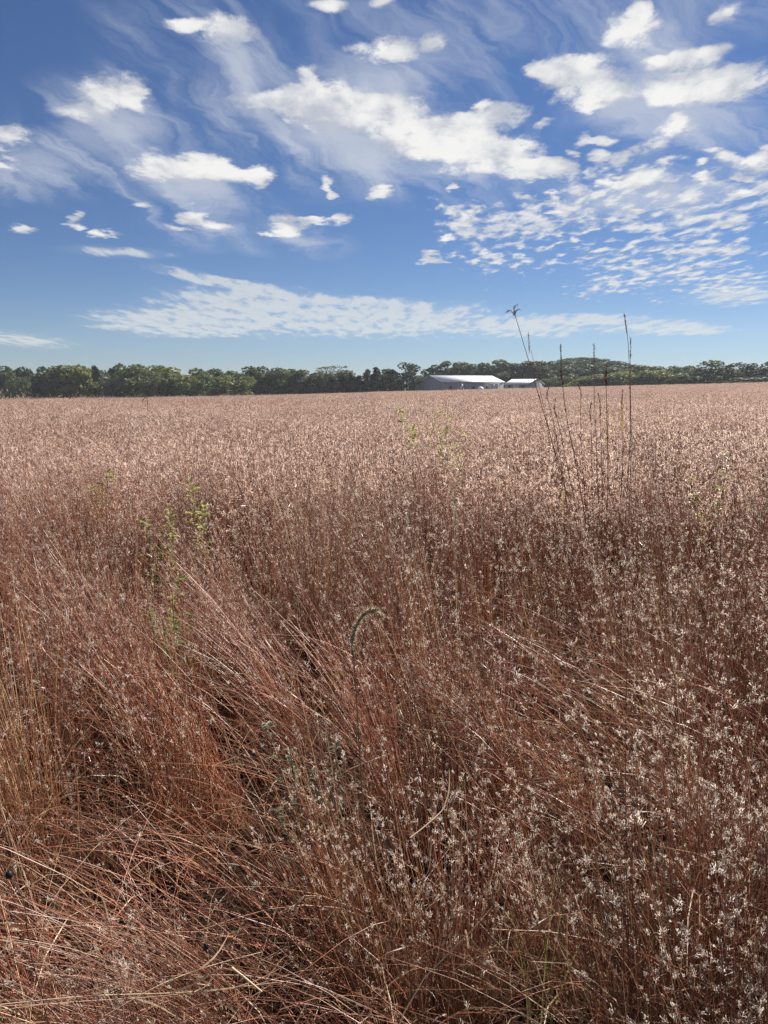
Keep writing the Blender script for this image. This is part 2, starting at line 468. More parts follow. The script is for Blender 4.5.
mid = [patch(.75, 210, 100 + i, .93, .0014, 4, 3, 1, 2.3, 7, .017, .0060, .0036, tone=t, fcol=(.93, .81, .79)) for i, t in enumerate(
    [(.42, .35, .36), (.52, .45, .45), (.63, .56, .56), (.74, .66, .66), (.84, .77, .76), (1.0, .95, .92)])]
scatter('meadow_grass', 'pinkish brown bluestem grass with pale seed tufts in the middle of the field', cells(5.8, 32, .50, .5, .62, 2.4, 6), mid)
far = [patch(1.9, 330, 200 + i, .86, .0035, 3, 0, 1, 1.5, 4, .034, .015, .008, tone=t, clumps=14, csig=.07, fcol=(.80, .67, .65)) for i, t in enumerate(
    [(.52, .44, .44), (.68, .60, .60), (.82, .74, .73), (.98, .90, .90)])]
scatter('distant_grass', 'pale pinkish grass stretching away to the treeline', cells(31, 306, 1.45, 1, .62, 4, 4, sjit=.03, swell=.04), far)

# ------------------------------------------------------------------ ground
def ground():
    xs = np.concatenate([-np.geomspace(260, 4000, 10)[::-1], np.linspace(-240, 240, 81), np.geomspace(260, 4000, 10)])
    ys = np.concatenate([[-300, -60], np.linspace(-10, 620, 106), np.geomspace(700, 6000, 8)])
    X, Y = np.meshgrid(xs, ys)
    Z = gz(X, Y)
    nx, ny = len(xs), len(ys)
    idx = np.arange(nx * ny).reshape(ny, nx)
    q = np.stack([idx[:-1, :-1], idx[:-1, 1:], idx[1:, 1:], idx[1:, :-1]], -1).reshape(-1, 4)
    g = Geo(); g.add(np.stack([X, Y, Z], -1), (1, 1, 1), quads=q)
    m, nt, out = mat('field_soil')
    b = nt.nodes.new('ShaderNodeBsdfPrincipled'); b.inputs['Roughness'].default_value = 1; b.inputs['Specular IOR Level'].default_value = 0
    tc = nt.nodes.new('ShaderNodeTexCoord')
    n1 = nt.nodes.new('ShaderNodeTexNoise'); n1.inputs['Scale'].default_value = 9; n1.inputs['Detail'].default_value = 8
    nt.links.new(tc.outputs['Object'], n1.inputs['Vector'])
    cr = nt.nodes.new('ShaderNodeValToRGB')
    cr.color_ramp.elements[0].position = .3; cr.color_ramp.elements[0].color = (.010, .0075, .006, 1)
    cr.color_ramp.elements[1].position = .75; cr.color_ramp.elements[1].color = (.034, .023, .017, 1)
    nt.links.new(n1.outputs['Fac'], cr.inputs[0]); nt.links.new(cr.outputs[0], b.inputs['Base Color'])
    bp = nt.nodes.new('ShaderNodeBump'); bp.inputs['Strength'].default_value = .6
    nt.links.new(n1.outputs['Fac'], bp.inputs['Height']); nt.links.new(bp.outputs[0], b.inputs['Normal'])
    nt.links.new(b.outputs[0], out.inputs[0])
    o = link('ground', g.mesh('ground', [m]))
    tag(o, 'brown soil of the field under the grass', kind='structure')
ground()

# thin autumn air over the whole field
hz = Geo(); bmesh_box_ = [(x, y, z) for x in (-420, 420) for y in (-30, 640) for z in (-16, 45)]
hz.add(bmesh_box_, (1, 1, 1), quads=[(0, 1, 3, 2), (4, 6, 7, 5), (0, 4, 5, 1), (2, 3, 7, 6), (0, 2, 6, 4), (1, 5, 7, 3)])
m, nt, out = mat('air'); pv = nt.nodes.new('ShaderNodeVolumePrincipled'); pv.inputs['Density'].default_value = .00016; pv.inputs['Color'].default_value = (.88, .92, 1, 1); pv.inputs['Anisotropy'].default_value = .2
nt.links.new(pv.outputs[0], out.inputs['Volume'])
tag(link('haze', hz.mesh('haze', [m])), 'thin pale autumn haze over the field', kind='stuff')
# ------------------------------------------------------------------ trees
def leaf_cards(g, cen, rad, n, size, r, colr, shell=.55, flat=1.0):
    d = norm(r.normal(size=(n, 3)))
    u = r.random(n) ** (1 / 3.0) * (1 - shell) + shell * r.uniform(.75, 1.05, n)
    p = cen + d * u[:, None] * rad
    nrm = norm(d * .8 + r.normal(0, .7, (n, 3)))
    a = norm(np.cross(nrm, r.normal(size=(n, 3)))); b = np.cross(nrm, a)
    s = size * r.uniform(.5, 1.3, (n, 1))
    V = np.stack([p - a * s * .6, p + b * s * .42, p + a * s * .6, p - b * s * .42], 1)
    c = np.broadcast_to((np.asarray(colr) * r.uniform(.75, 1.25, (n, 1)))[:, None], V.shape)
    g.add(V, c.reshape(-1, 3), quads=np.arange(n * 4).reshape(-1, 4), m=0)

def limb(g, p0, p1, r0, r1, r, K=4):
    p0, p1 = np.asarray(p0, float), np.asarray(p1, float)
    t = np.linspace(0, 1, K + 1)[:, None]
    pts = p0 + (p1 - p0) * t + r.normal(0, .02, (K + 1, 3)) * np.linalg.norm(p1 - p0) * np.sin(t * math.pi)
    tube(g, pts[None], np.array([r0]), np.array([[1., 1, 1]]), 0, 6, r, taper=1 - r1 / r0)

def tree_meshes(kind, seed):
    """crown and trunk for a tree one unit... built at true size, about 11 m tall and 9 m wide (scaled per tree)"""
    r = np.random.default_rng(seed)
    cg, tg = Geo(), Geo()
    if kind == 'broad':
        limb(tg, (0, 0, -.5), (r.normal(0, .2), r.normal(0, .2), 5.5), .28, .16, r, 5)
        nl = 11
        for i in range(nl):
            a = 2 * math.pi * i / nl * 2.4 + r.normal(0, .3)
            h = 1.7 + 7.4 * (i + r.random()) / nl; w = 3.6 * math.sin(min(.9, max(.3, (h - .2) / 9.8)) * math.pi) ** .6
            q = np.array([math.cos(a) * w * r.uniform(.5, 1), math.sin(a) * w * r.uniform(.5, 1), h])
            limb(tg, (0, 0, min(5, h * .55)), q, .12, .03, r)
            rad = np.array([1.5, 1.5, 1.2]) * r.uniform(.75, 1.3)
            leaf_cards(cg, q, rad, 170, .62, r, np.array([.078, .088, .032]) * r.uniform(.75, 1.3))
        leaf_cards(cg, np.array([0, 0, 5.2]), np.array([3.0, 3.0, 4.4]), 620, .75, r, (.068, .080, .030), shell=.2)
        leaf_cards(cg, np.array([0, 0, 9.6]), np.array([1.7, 1.7, 1.3]), 140, .6, r, (.085, .090, .034))
    elif kind == 'open':                                   # thinner crown, sky showing between the limbs
        limb(tg, (0, 0, -.5), (r.normal(0, .3), 0, 6.5), .25, .12, r, 5)
        nl = 10
        for i in range(nl):
            a = 2 * math.pi * i / nl * 1.7 + r.normal(0, .3)
            h = 3.0 + 6.8 * (i + r.random()) / nl; w = r.uniform(1.4, 3.6) * (1 if h < 7.5 else .6)
            q = np.array([math.cos(a) * w, math.sin(a) * w, h])
            limb(tg, (0, 0, r.uniform(2.5, 6)), q, .12, .03, r)
            leaf_cards(cg, q, np.array([1.25, 1.25, 1.1]) * r.uniform(.75, 1.3), 115, .5, r, np.array([.060, .070, .030]) * r.uniform(.8, 1.2))
        leaf_cards(cg, np.array([0, 0, 3.8]), np.array([2.8, 2.8, 3.8]), 420, .65, r, (.05, .06, .027), shell=.3)
    elif kind == 'cedar':
        limb(tg, (0, 0, -.3), (0, 0, 10.6), .2, .03, r, 5)
        for i in range(16):
            h = .5 + i * .64; w = 1.75 * (1 - h / 11.6) ** .75
            leaf_cards(cg, np.array([r.normal(0, .12), r.normal(0, .12), h]), np.array([w, w, .7]), int(40 + 60 * w), .42, r, (.030, .042, .022), shell=.5)
    elif kind == 'bare':
        limb(tg, (0, 0, -.5), (0, 0, 5), .22, .14, r, 5)
        for i in range(13):
            a = i * 2.4; h = r.uniform(6.5, 10.5); w = r.uniform(1, 4.2)
            q = np.array([math.cos(a) * w, math.sin(a) * w, h])
            s0 = np.array([0, 0, r.uniform(3, 5)])
            limb(tg, s0, q, .10, .03, r)
            for j in range(4):
                limb(tg, s0 + (q - s0) * r.uniform(.5, .95), q + r.normal(0, 1, 3) * [.9, .9, .6], .05, .02, r, 3)
            leaf_cards(cg, q, np.array([1.0, 1.0, .5]), 32, .36, r, (.10, .095, .06), shell=.2)
    elif kind == 'shrub':                                  # round bushy tree, leafy to the ground
        limb(tg, (0, 0, -.4), (0, 0, 3.5), .2, .1, r)
        for i in range(12):
            a = i * 2.4; h = r.uniform(1.0, 7.6); w = 3.6 * math.sqrt(max(.1, 1 - ((h - 3.0) / 6.0) ** 2)) * r.uniform(.55, 1)
            q = np.array([math.cos(a) * w, math.sin(a) * w, h])
            limb(tg, (0, 0, min(3, h * .5)), q, .08, .03, r, 3)
            leaf_cards(cg, q, np.array([1.7, 1.7, 1.35]) * r.uniform(.75, 1.2), 140, .55, r, np.array([.090, .096, .036]) * r.uniform(.85, 1.2))
        leaf_cards(cg, np.array([0, 0, 3.6]), np.array([3.4, 3.4, 3.6]), 460, .62, r, (.08, .088, .034), shell=.3)
    v = np.concatenate(cg.v)
    W = np.percentile(np.hypot(v[:, 0], v[:, 1]), 93) * 2; H = np.percentile(v[:, 2], 99)
    return cg.mesh(kind + '_crown', [M_TREE]), tg.mesh(kind + '_trunk', [M_BARK]), H, W

VAR = {k: [tree_meshes(k, 40 + 7 * i + len(k)) for i in range(n)] for k, n in (('broad', 4), ('open', 3), ('cedar', 2), ('bare', 1), ('shrub', 3))}
SIZE = {'broad': (10.6, 9.4), 'open': (10.6, 8.2), 'cedar': (11.0, 3.6), 'bare': (11.0, 9.5), 'shrub': (8.8, 9.6)}
NAME = {'broad': 'broadleaf_tree', 'open': 'open_crowned_tree', 'cedar': 'cedar_tree', 'bare': 'bare_tree', 'shrub': 'bushy_tree'}

tree_n = {}
def tree(px, top, wpx, kind, depth, label, tint=(1, 1, 1), group='trees of the treeline behind the field'):
    c = at(px, 391, depth)
    g0 = float(gz(c.x, depth))
    ztop = at(px, top, depth).z
    h = ztop - g0
    w = wpx * depth / F
    i = tree_n.get(kind, 0); tree_n[kind] = i + 1
    cm, tm, H0, W0 = VAR[kind][i % len(VAR[kind])]
    root = bpy.data.objects.new(NAME[kind], None); col.objects.link(root)
    root.location = (c.x, depth, g0); root.rotation_euler = (0, 0, (i * 2.399) % 6.28)
    w *= 1.55
    root.scale = (w / W0, w / W0, h / H0)
    tag(root, label, 'tree', group)
    cr = bpy.data.objects.new('crown', cm); tr = bpy.data.objects.new('trunk', tm)
    for x in (cr, tr):
        col.objects.link(x); x.parent = root
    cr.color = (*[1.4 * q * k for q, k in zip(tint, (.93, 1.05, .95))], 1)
    return root

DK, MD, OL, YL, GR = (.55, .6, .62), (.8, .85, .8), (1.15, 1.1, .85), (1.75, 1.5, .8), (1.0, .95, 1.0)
T = tree
# left end to the barn
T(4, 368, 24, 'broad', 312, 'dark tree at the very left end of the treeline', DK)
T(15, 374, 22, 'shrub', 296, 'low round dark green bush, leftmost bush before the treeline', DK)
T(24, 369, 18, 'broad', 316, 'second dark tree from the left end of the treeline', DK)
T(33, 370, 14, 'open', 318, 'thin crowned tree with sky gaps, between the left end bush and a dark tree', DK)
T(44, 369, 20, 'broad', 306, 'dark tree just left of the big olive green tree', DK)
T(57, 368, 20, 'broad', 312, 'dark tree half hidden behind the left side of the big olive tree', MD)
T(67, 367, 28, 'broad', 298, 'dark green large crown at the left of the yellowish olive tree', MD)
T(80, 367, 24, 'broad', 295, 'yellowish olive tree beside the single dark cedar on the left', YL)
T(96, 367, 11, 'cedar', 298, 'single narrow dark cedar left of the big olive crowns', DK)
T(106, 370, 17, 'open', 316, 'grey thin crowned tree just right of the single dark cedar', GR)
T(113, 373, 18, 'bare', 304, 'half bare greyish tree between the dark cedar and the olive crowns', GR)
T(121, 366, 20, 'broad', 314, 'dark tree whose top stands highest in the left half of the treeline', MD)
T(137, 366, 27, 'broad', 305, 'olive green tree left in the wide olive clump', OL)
T(152, 372, 36, 'shrub', 292, 'broad dark green bushy tree in front of the olive clump', MD)
T(157, 367, 28, 'broad', 308, 'pale olive tree top in the middle of the wide olive clump', OL)
T(172, 369, 26, 'broad', 304, 'pale green tree at the right shoulder of the wide olive clump', YL)
T(183, 375, 20, 'shrub', 292, 'round pale olive bush at the right foot of the olive clump', OL)
T(197, 370, 24, 'broad', 308, 'mid green tree just right of the round pale olive bush', OL)
T(212, 376, 26, 'shrub', 293, 'round green bush, left of the two low bushes in front of the centre left trees', MD)
T(216, 370, 22, 'broad', 314, 'mid green tree standing behind the left one of two low bushes', MD)
T(234, 376, 26, 'shrub', 293, 'round green bush, right of the two low bushes in front of the centre left trees', OL)
T(232, 372, 18, 'broad', 316, 'tree of lower top behind the right one of two low bushes', MD)
T(250, 368, 22, 'broad', 308, 'dark green tree of tall crown right of the two low bushes', MD)
T(263, 368, 20, 'broad', 312, 'dark green tree, second to the right of the two low bushes', DK)
T(277, 369, 22, 'broad', 306, 'dark green tree, third to the right of the two low bushes', MD)
T(291, 370, 20, 'broad', 312, 'dark green tree, fourth to the right of the two low bushes', MD)
T(303, 371, 20, 'broad', 306, 'olive dark tree left of the airy bare branched tree', MD)
T(326, 366, 30, 'bare', 322, 'airy half bare tree whose pale branches rise above the cedars')
T(316, 374, 20, 'broad', 304, 'low dark tree under the left side of the airy bare tree', DK)
T(331, 374, 20, 'broad', 306, 'low dark tree under the right side of the airy bare tree', DK)
T(346, 371, 20, 'broad', 310, 'pale olive tree top showing behind the row of cedars', OL)
for px, top, lab in ((309, 378, 'small dark cedar, first of the cedar row counted from the left'), (320, 377, 'small dark cedar, second of the cedar row counted from the left'),
                     (332, 377, 'small dark cedar, third of the cedar row counted from the left'), (343, 376, 'dark cedar, fourth of the cedar row counted from the left'),
                     (352, 374, 'dark cedar, fifth of the cedar row counted from the left'), (359, 376, 'dark cedar, sixth of the cedar row counted from the left'),
                     (367, 370, 'tall dark cedar, left of the tall pair near the long barn'), (376, 368, 'tallest dark cedar, right of the tall pair near the long barn')):
    T(px, top, 10.5, 'cedar', 294, lab, DK, 'dark cedars in a row left of the barns')
T(387, 370, 18, 'broad', 300, 'dark round tree right of the tallest cedar, left of the lone tall tree', DK)
T(395, 375, 12, 'shrub', 298, 'small dark bush at the left foot of the lone tall tree', DK)
T(407, 363, 22, 'open', 300, 'lone tall tree with open sky on both sides, just left of the long barn', DK)
T(417, 376, 12, 'shrub', 318, 'small dark bush between the lone tall tree and the long barn roof', DK)
# behind the barns
for px, top, w, k, tn, lab in ((436, 366, 18, 'broad', DK, 'dark tree at the left end of those behind the long barn'), (447, 362, 20, 'open', DK, 'dark open crowned tree, second behind the long barn'),
        (459, 363, 20, 'broad', DK, 'dark tree, third behind the long barn roof'), (472, 365, 20, 'broad', DK, 'dark tree behind the middle right of the long barn roof'),
        (484, 364, 20, 'broad', DK, 'dark tree behind the right end of the long barn roof'), (499, 361, 24, 'broad', MD, 'tall green tree rising above the gap between the two barns'),
        (514, 364, 20, 'broad', DK, 'dark tree above the left end of the small barn'), (527, 362, 18, 'broad', DK, 'dark tree above the middle of the small barn'),
        (539, 362, 20, 'broad', DK, 'dark tree above the right gable of the small barn')):
    T(px, top, w, k, 352, lab, tn, 'dark trees behind the barns')
# wooded rise right of the barns
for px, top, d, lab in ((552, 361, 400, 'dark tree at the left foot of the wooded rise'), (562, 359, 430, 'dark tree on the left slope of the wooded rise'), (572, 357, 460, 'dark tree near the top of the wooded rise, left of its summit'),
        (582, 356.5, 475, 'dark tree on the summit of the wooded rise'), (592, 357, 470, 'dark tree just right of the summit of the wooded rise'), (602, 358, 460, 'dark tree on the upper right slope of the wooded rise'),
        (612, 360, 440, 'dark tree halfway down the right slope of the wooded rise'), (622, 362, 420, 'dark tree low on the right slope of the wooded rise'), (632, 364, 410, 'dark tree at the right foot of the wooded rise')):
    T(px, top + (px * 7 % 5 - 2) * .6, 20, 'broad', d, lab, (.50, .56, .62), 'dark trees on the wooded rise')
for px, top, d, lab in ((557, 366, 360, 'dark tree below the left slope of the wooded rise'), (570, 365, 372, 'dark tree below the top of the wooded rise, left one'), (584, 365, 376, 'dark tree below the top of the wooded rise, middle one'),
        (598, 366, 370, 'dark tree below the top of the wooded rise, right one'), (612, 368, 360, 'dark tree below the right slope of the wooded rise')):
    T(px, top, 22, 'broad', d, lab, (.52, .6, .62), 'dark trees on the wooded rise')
# olive thicket in front of the rise
for px, top, w, d, tn, lab in ((549, 379, 14, 318, OL, 'low olive bush right of the small barn'), (562, 377, 18, 312, MD, 'green bush, second to the right of the small barn'), (577, 378, 18, 306, YL, 'pale yellowish bush in front of the wooded rise'),
        (592, 376, 20, 304, OL, 'olive bush in front of the right half of the wooded rise'), (607, 374, 22, 304, OL, 'olive green bush left of the tall upright grass stalks tips'), (622, 373, 22, 302, YL, 'pale olive bush right behind the tall upright grass stalks'),
        (637, 371, 24, 302, OL, 'olive bush with rounded top right of the tall upright grass stalks'), (653, 371, 24, 300, OL, 'olive bush, second right of the tall upright grass stalks'),
        (668, 372, 24, 300, YL, 'pale olive bush in the middle of the right hand thicket'), (684, 373, 22, 298, MD, 'green bush at the right end of the olive thicket')):
    T(px, top, w, 'shrub', d, lab, tn, 'bushes in front of the wooded rise')
for px, top, w, k, d, tn, lab in ((640, 366, 22, 'broad', 326, MD, 'green tree rising behind the left part of the olive thicket'), (656, 367, 22, 'broad', 328, MD, 'green tree rising behind the middle of the olive thicket'),
        (672, 367, 22, 'broad', 326, MD, 'green tree rising behind the right part of the olive thicket'), (687, 367, 18, 'broad', 322, MD, 'green tree just left of the tallest tree on the right'),
        (703, 361, 24, 'open', 300, MD, 'tallest tree on the right, with an open rounded crown'), (717, 363, 20, 'open', 304, DK, 'open crowned tree, first right of the tallest right tree'),
        (729, 364, 18, 'open', 300, MD, 'open crowned tree, second right of the tallest right tree'), (741, 363, 18, 'open', 304, DK, 'open crowned tree with sky gaps, third right of the tallest right tree'),
        (752, 365, 18, 'open', 302, MD, 'open crowned tree, last but one at the right end'), (764, 362, 20, 'open', 300, DK, 'open crowned tree at the very right end of the treeline'),
        (708, 376, 24, 'shrub', 296, DK, 'low dark bush under the tallest tree on the right'), (728, 377, 24, 'shrub', 297, DK, 'low dark bush, middle one under the right hand trees'), (750, 377, 26, 'shrub', 296, DK, 'low dark bush at the right end under the open trees')):
    T(px, top, w, k, d, lab, tn)

# ------------------------------------------------------------------ barns
M_ROOF = principled('white_metal_roof', (.66, .67, .68), .5, spec=.35, noise=.03, nscale=.3)
M_WALL = principled('grey_metal_wall', (.30, .31, .33), .6, noise=.08, nscale=.8)
M_DOOR = principled('pale_door', (.6, .6, .6), .5, noise=.05)
M_DARK = principled('dark_opening', (.05, .05, .055), .6, noise=.1)
M_WHITE = principled('white_tank_paint', (.8, .8, .78), .4, noise=.04)

def bmesh_box(g, x0, x1, y0, y1, z0, z1):
    v = [(x, y, z) for x in (x0, x1) for y in (y0, y1) for z in (z0, z1)]
    g.add(v, (1, 1, 1), quads=[(0, 1, 3, 2), (4, 6, 7, 5), (0, 4, 5, 1), (2, 3, 7, 6), (0, 2, 6, 4), (1, 5, 7, 3)])

def barn(name, label, loc, rz, Lx, D, eave, peak, doors, windows):
    root = empty(name, label, 'barn', loc, rz, 'metal farm barns')
    g = Geo()
    a, b = Lx / 2, D / 2
    v = [(-a, -b, -1), (a, -b, -1), (a, b, -1), (-a, b, -1), (-a, -b, eave), (a, -b, eave), (a, b, eave), (-a, b, eave), (-a, 0, peak - .12), (a, 0, peak - .12)]
    g.add(v, (1, 1, 1), quads=[(0, 1, 5, 4), (2, 3, 7, 6), (1, 2, 6, 5), (3, 0, 4, 7)], tris=[(5, 6, 9), (7, 4, 8)])
    # shallow vertical ribs of the sheet metal on the front wall
    x = -a + .9
    while x < a - .5:
        bmesh_box(g, x - .05, x + .05, -b - .05, -b + .02, -1, eave - .1); x += 1.2
    link('wall', g.mesh('wall', [M_WALL]), root)
    g = Geo(); e = .45; th = .14
    for s in (-1, 1):
        sl = (peak - eave) / b
        p = [(-a - e, s * (b + e), eave - e * sl + .03), (a + e, s * (b + e), eave - e * sl + .03), (a + e, 0, peak + .03), (-a - e, 0, peak + .03)]
        v = p + [(q[0], q[1], q[2] + th) for q in p]
        g.add(v, (1, 1, 1), quads=[(3, 2, 1, 0), (4, 5, 6, 7), (0, 1, 5, 4), (1, 2, 6, 5), (2, 3, 7, 6), (3, 0, 4, 7)])
        x = -a
        while x < a:                                       # standing seams
            y0, y1 = s * (b + e), s * .12
            z0, z1 = eave - e * sl + .03 + th, peak + .03 + th - .12 * sl
            v = [(x - .04, y0, z0 - .01), (x + .04, y0, z0 - .01), (x + .04, y1, z1 - .01), (x - .04, y1, z1 - .01), (x - .02, y0, z0 + .03), (x + .02, y0, z0 + .03), (x + .02, y1, z1 + .03), (x - .02, y1, z1 + .03)]
            g.add(v, (1, 1, 1), quads=[(4, 5, 6, 7), (0, 1, 5, 4), (1, 2, 6, 5), (2, 3, 7, 6), (3, 0, 4, 7)]); x += 3.0
    rf = link('roof', g.mesh('roof', [M_ROOF]), root)
    g = Geo(); bmesh_box(g, -a - e, a + e, -.18, .18, peak + .1, peak + .24)
    link('ridge_cap', g.mesh('ridge_cap', [M_ROOF]), rf)
    for (x, w, h, m) in doors:
        g = Geo(); bmesh_box(g, x - w / 2, x + w / 2, -b - .10, -b - .055, -.9, h)
        dr = link('door', g.mesh('door', [m]), root)
        g = Geo()
        bmesh_box(g, x - w / 2 - .12, x - w / 2 - .005, -b - .12, -b - .055, -.9, h + .12); bmesh_box(g, x + w / 2 + .005, x + w / 2 + .12, -b - .12, -b - .055, -.9, h + .12)
        bmesh_box(g, x - w / 2, x + w / 2, -b - .12, -b - .055, h + .005, h + .12)
        link('frame', g.mesh('frame', [M_ROOF]), dr)
    for (x, z) in windows:
        g = Geo(); bmesh_box(g, x - .55, x + .55, -b - .10, -b - .055, z, z + .8)
        link('window', g.mesh('window', [M_DARK]), root)
    return root

D1 = 292
c1 = at(462, 391, D1); z1 = float(gz(c1.x, D1))
e1 = at(462, 382, D1 - 2).z - z1; p1 = at(455, 376, D1 + 3).z - z1
barn('long_barn', 'long grey metal barn with bright white roof, left and larger of the two barns', (c1.x, D1 + 3, z1), R(29), 28.0, 15.5, e1, p1,
     [(3.2, 1.1, 2.3, M_DOOR), (-5, 3.6, 2.9, M_WALL), (9.5, 3.2, 2.9, M_DOOR)], [(-10, 1.3), (0, 1.3), (6.2, 1.3)])
D2 = 300
c2 = at(524, 391, D2); z2 = float(gz(c2.x, D2))
e2 = at(512, 384.3, D2).z - z2; p2 = at(524, 379.3, D2).z - z2
barn('small_barn', 'small grey barn with white roof and gable end facing right, right of long barn', (c2.x, D2, z2), R(-42), 10.0, 11.5, e2, p2,
     [(0, 2.6, 2.2, M_DOOR)], [(-3, 1.1), (3, 1.1)])

def lathe(g, prof, seg=16, c=(1, 1, 1), cen=(0, 0, 0)):
    n = len(prof)
    V = [(cen[0] + r_ * math.cos(2 * math.pi * k / seg), cen[1] + r_ * math.sin(2 * math.pi * k / seg), cen[2] + z) for (r_, z) in prof for k in range(seg)]
    q = [(i * seg + k, i * seg + (k + 1) % seg, (i + 1) * seg + (k + 1) % seg, (i + 1) * seg + k) for i in range(n - 1) for k in range(seg)]
    g.add(V, c, quads=q)
ct = at(480.5, 388, 270); zt = float(gz(ct.x, 270))
tk = empty('white_tank', 'small white rounded tank in front of the long barn', 'tank', (ct.x, 270, zt))
ht = at(480.5, 386.7, 270).z - zt
g = Geo(); lathe(g, [(.02, ht), (.5, ht - .08), (.95, ht - .35), (1.15, ht - .8), (1.15, .1), (1.1, 0)])
me_t = g.mesh('shell', [M_WHITE]); me_t.polygons.foreach_set('use_smooth', [True] * len(me_t.polygons)); link('shell', me_t, tk)
g = Geo(); lathe(g, [(.01, ht + .12), (.25, ht + .1), (.28, ht - .1)]); link('lid', g.mesh('lid', [M_WHITE]), tk)
cp = at(489, 391, 266); zp = float(gz(cp.x, 266))
g = Geo(); hp = at(489, 384, 266).z - zp
lathe(g, [(.16, -.3), (.15, hp * .5), (.14, hp), (.01, hp + .05)], 8)
tag(link('wooden_post', g.mesh('wooden_post', [principled('weathered_post', (.06, .05, .045), .9, noise=.3)]), None, (cp.x, 266, zp)), 'thin dark post standing before the right end of the long barn', 'post')

# ------------------------------------------------------------------ tall grass stalks above the field
M_DSTEM = plant_mat('dry_stalk', .55, .1, .3)
def curve_pts(ctrl, n):
    c = np.asarray([list(p) for p in ctrl], float)
    t = np.linspace(0, len(c) - 1, n)
    out = []
    for u in t:
        i = min(int(u), len(c) - 2); f = u - i
        p0, p1, p2, p3 = c[max(i - 1, 0)], c[i], c[i + 1], c[min(i + 2, len(c) - 1)]
        out.append(.5 * ((2 * p1) + (-p0 + p2) * f + (2 * p0 - 5 * p1 + 4 * p2 - p3) * f * f + (-p0 + 3 * p1 - 3 * p2 + p3) * f ** 3))
    return np.array(out)

def spikelets(g, pts, rad, n, c, r, L=.011, w=.0035, sp=.35):
    k = r.uniform(0, len(pts) - 1.001, n); i = k.astype(int); f = (k - i)[:, None]
    p = pts[i] * (1 - f) + pts[i + 1] * f
    d = norm(pts[i + 1] - pts[i])
    p = p + r.normal(0, 1, (n, 3)) * rad
    tufts(g, p, d, np.full(n, L), np.full(n, w), 2, np.asarray(c) * r.uniform(.7, 1.3, (n, 1)), 0, r, sp)

def stalk(path, depth, heads, label, rad=.0026, seed=0, leaf=None, headrad=.0018, group='tall dark grass stalks'):
    """path: pixels from base to top; heads: list of pixel polylines"""
    r = np.random.default_rng(900 + seed)
    base = at(path[0][0], path[0][1], depth); gzb = float(gz(base.x, depth))
    low = Vector((base.x, depth, gzb))
    root = empty('tall_grass_stalk', label, 'grass stalk', low, 0, group)
    P = [low - low] + [at(x, y, depth) - low for x, y in path]
    P[0].x += .02; P[0].z = -.02
    pts = curve_pts(P, 18)
    g = Geo()
    brown = np.array([.25, .11, .075]) * r.uniform(.8, 1.2)
    tube(g, pts[None], np.array([rad]), np.array([brown]), 0, 6, r, taper=.55)
    for t in (5, 8, 11):                                   # swollen nodes
        lathe(g, [(.001, -.006), (rad * 1.5, -.002), (rad * 1.5, .002), (.001, .006)], 6, tuple(brown * .6), tuple(pts[t]))
    link('stem', g.mesh('stem', [M_DSTEM]), root)
    for h in heads:
        hp = curve_pts([at(x, y, depth) - low for x, y in h], 12)
        g = Geo()
        tube(g, hp[None], np.array([rad * .6]), np.array([brown]), 0, 5, r, taper=.4)
        ln = float(np.linalg.norm(hp[-1] - hp[0]))
        spikelets(g, hp, headrad * .6, int(10 + ln * 420), (.17, .095, .07), r, L=.009, w=.0024, sp=.14)
        link('seed_head', g.mesh('seed_head', [M_DSTEM]), root)
    for lf in leaf or []:
        lp = curve_pts([at(x, y, depth) - low for x, y in lf], 8)
        g = Geo(); ribbon(g, lp[None], np.array([.008]), np.array([[.42, .32, .07]]), 0, r)
        link('leaf', g.mesh('leaf', [M_LEAF]), root)

D = 4.1
stalk([(584, 560), (563, 480), (543, 410), (527, 355), (515, 315)], D, [[(515, 316), (511, 311), (506, 312)], [(515, 315), (514, 309), (516, 306)], [(515, 315), (516, 311), (518.5, 310)]],
      'tallest leaning stalk, bent left, topped by a three fingered seed head', .0030, 1, headrad=.0014, leaf=[[(566, 490), (562, 505), (563, 520)]])
stalk([(578, 560), (556, 460), (540, 390), (531, 350)], D + .2, [[(529.5, 352), (528.5, 334)]], 'thin stalk close beside the three fingered one, with one faint spike', .0018, 2, headrad=.002)
stalk([(590, 560), (577, 470), (567, 420), (562, 380), (561, 357)], D, [[(561, 360), (560.5, 345)], [(563, 384), (560, 370)]], 'upright dark stalk with a tip before the wooded rise, second tall one from left', .0030, 3)
stalk([(600, 555), (597, 460), (594.5, 400), (594, 360)], D + .1, [[(594, 362), (594, 346)]], 'straight thin stalk with one narrow spike above the wooded rise summit', .0022, 4)
stalk([(606, 552), (608, 470), (607, 420), (606, 384)], D - .1, [[(606, 386), (605.5, 376), (606.5, 367)], [(607, 384), (606.5, 371)]], 'stalk with a thick dark club shaped seed head left of tall upright pair', .0030, 5, leaf=[[(607, 445), (608, 430), (607, 422)]])
stalk([(624, 550), (630, 440), (629, 360), (627, 332)], D, [[(627, 334), (625.8, 325), (624.5, 315)]], 'tallest upright stalk on the right with one long narrow seed spike', .0026, 6, leaf=[[(623, 430), (622, 415), (624, 404)]])
stalk([(628, 552), (631, 450), (630.5, 385), (630.5, 356)], D + .1, [[(630.5, 358), (630.5, 338)]], 'shorter upright stalk touching the tallest right one on its right', .0022, 7)
stalk([(572, 555), (562, 470), (553, 420), (548, 400)], D, [[(548, 402), (547, 395), (549, 387)]], 'short leaning stalk ending at the field edge below the three fingered stalk', .0022, 8)
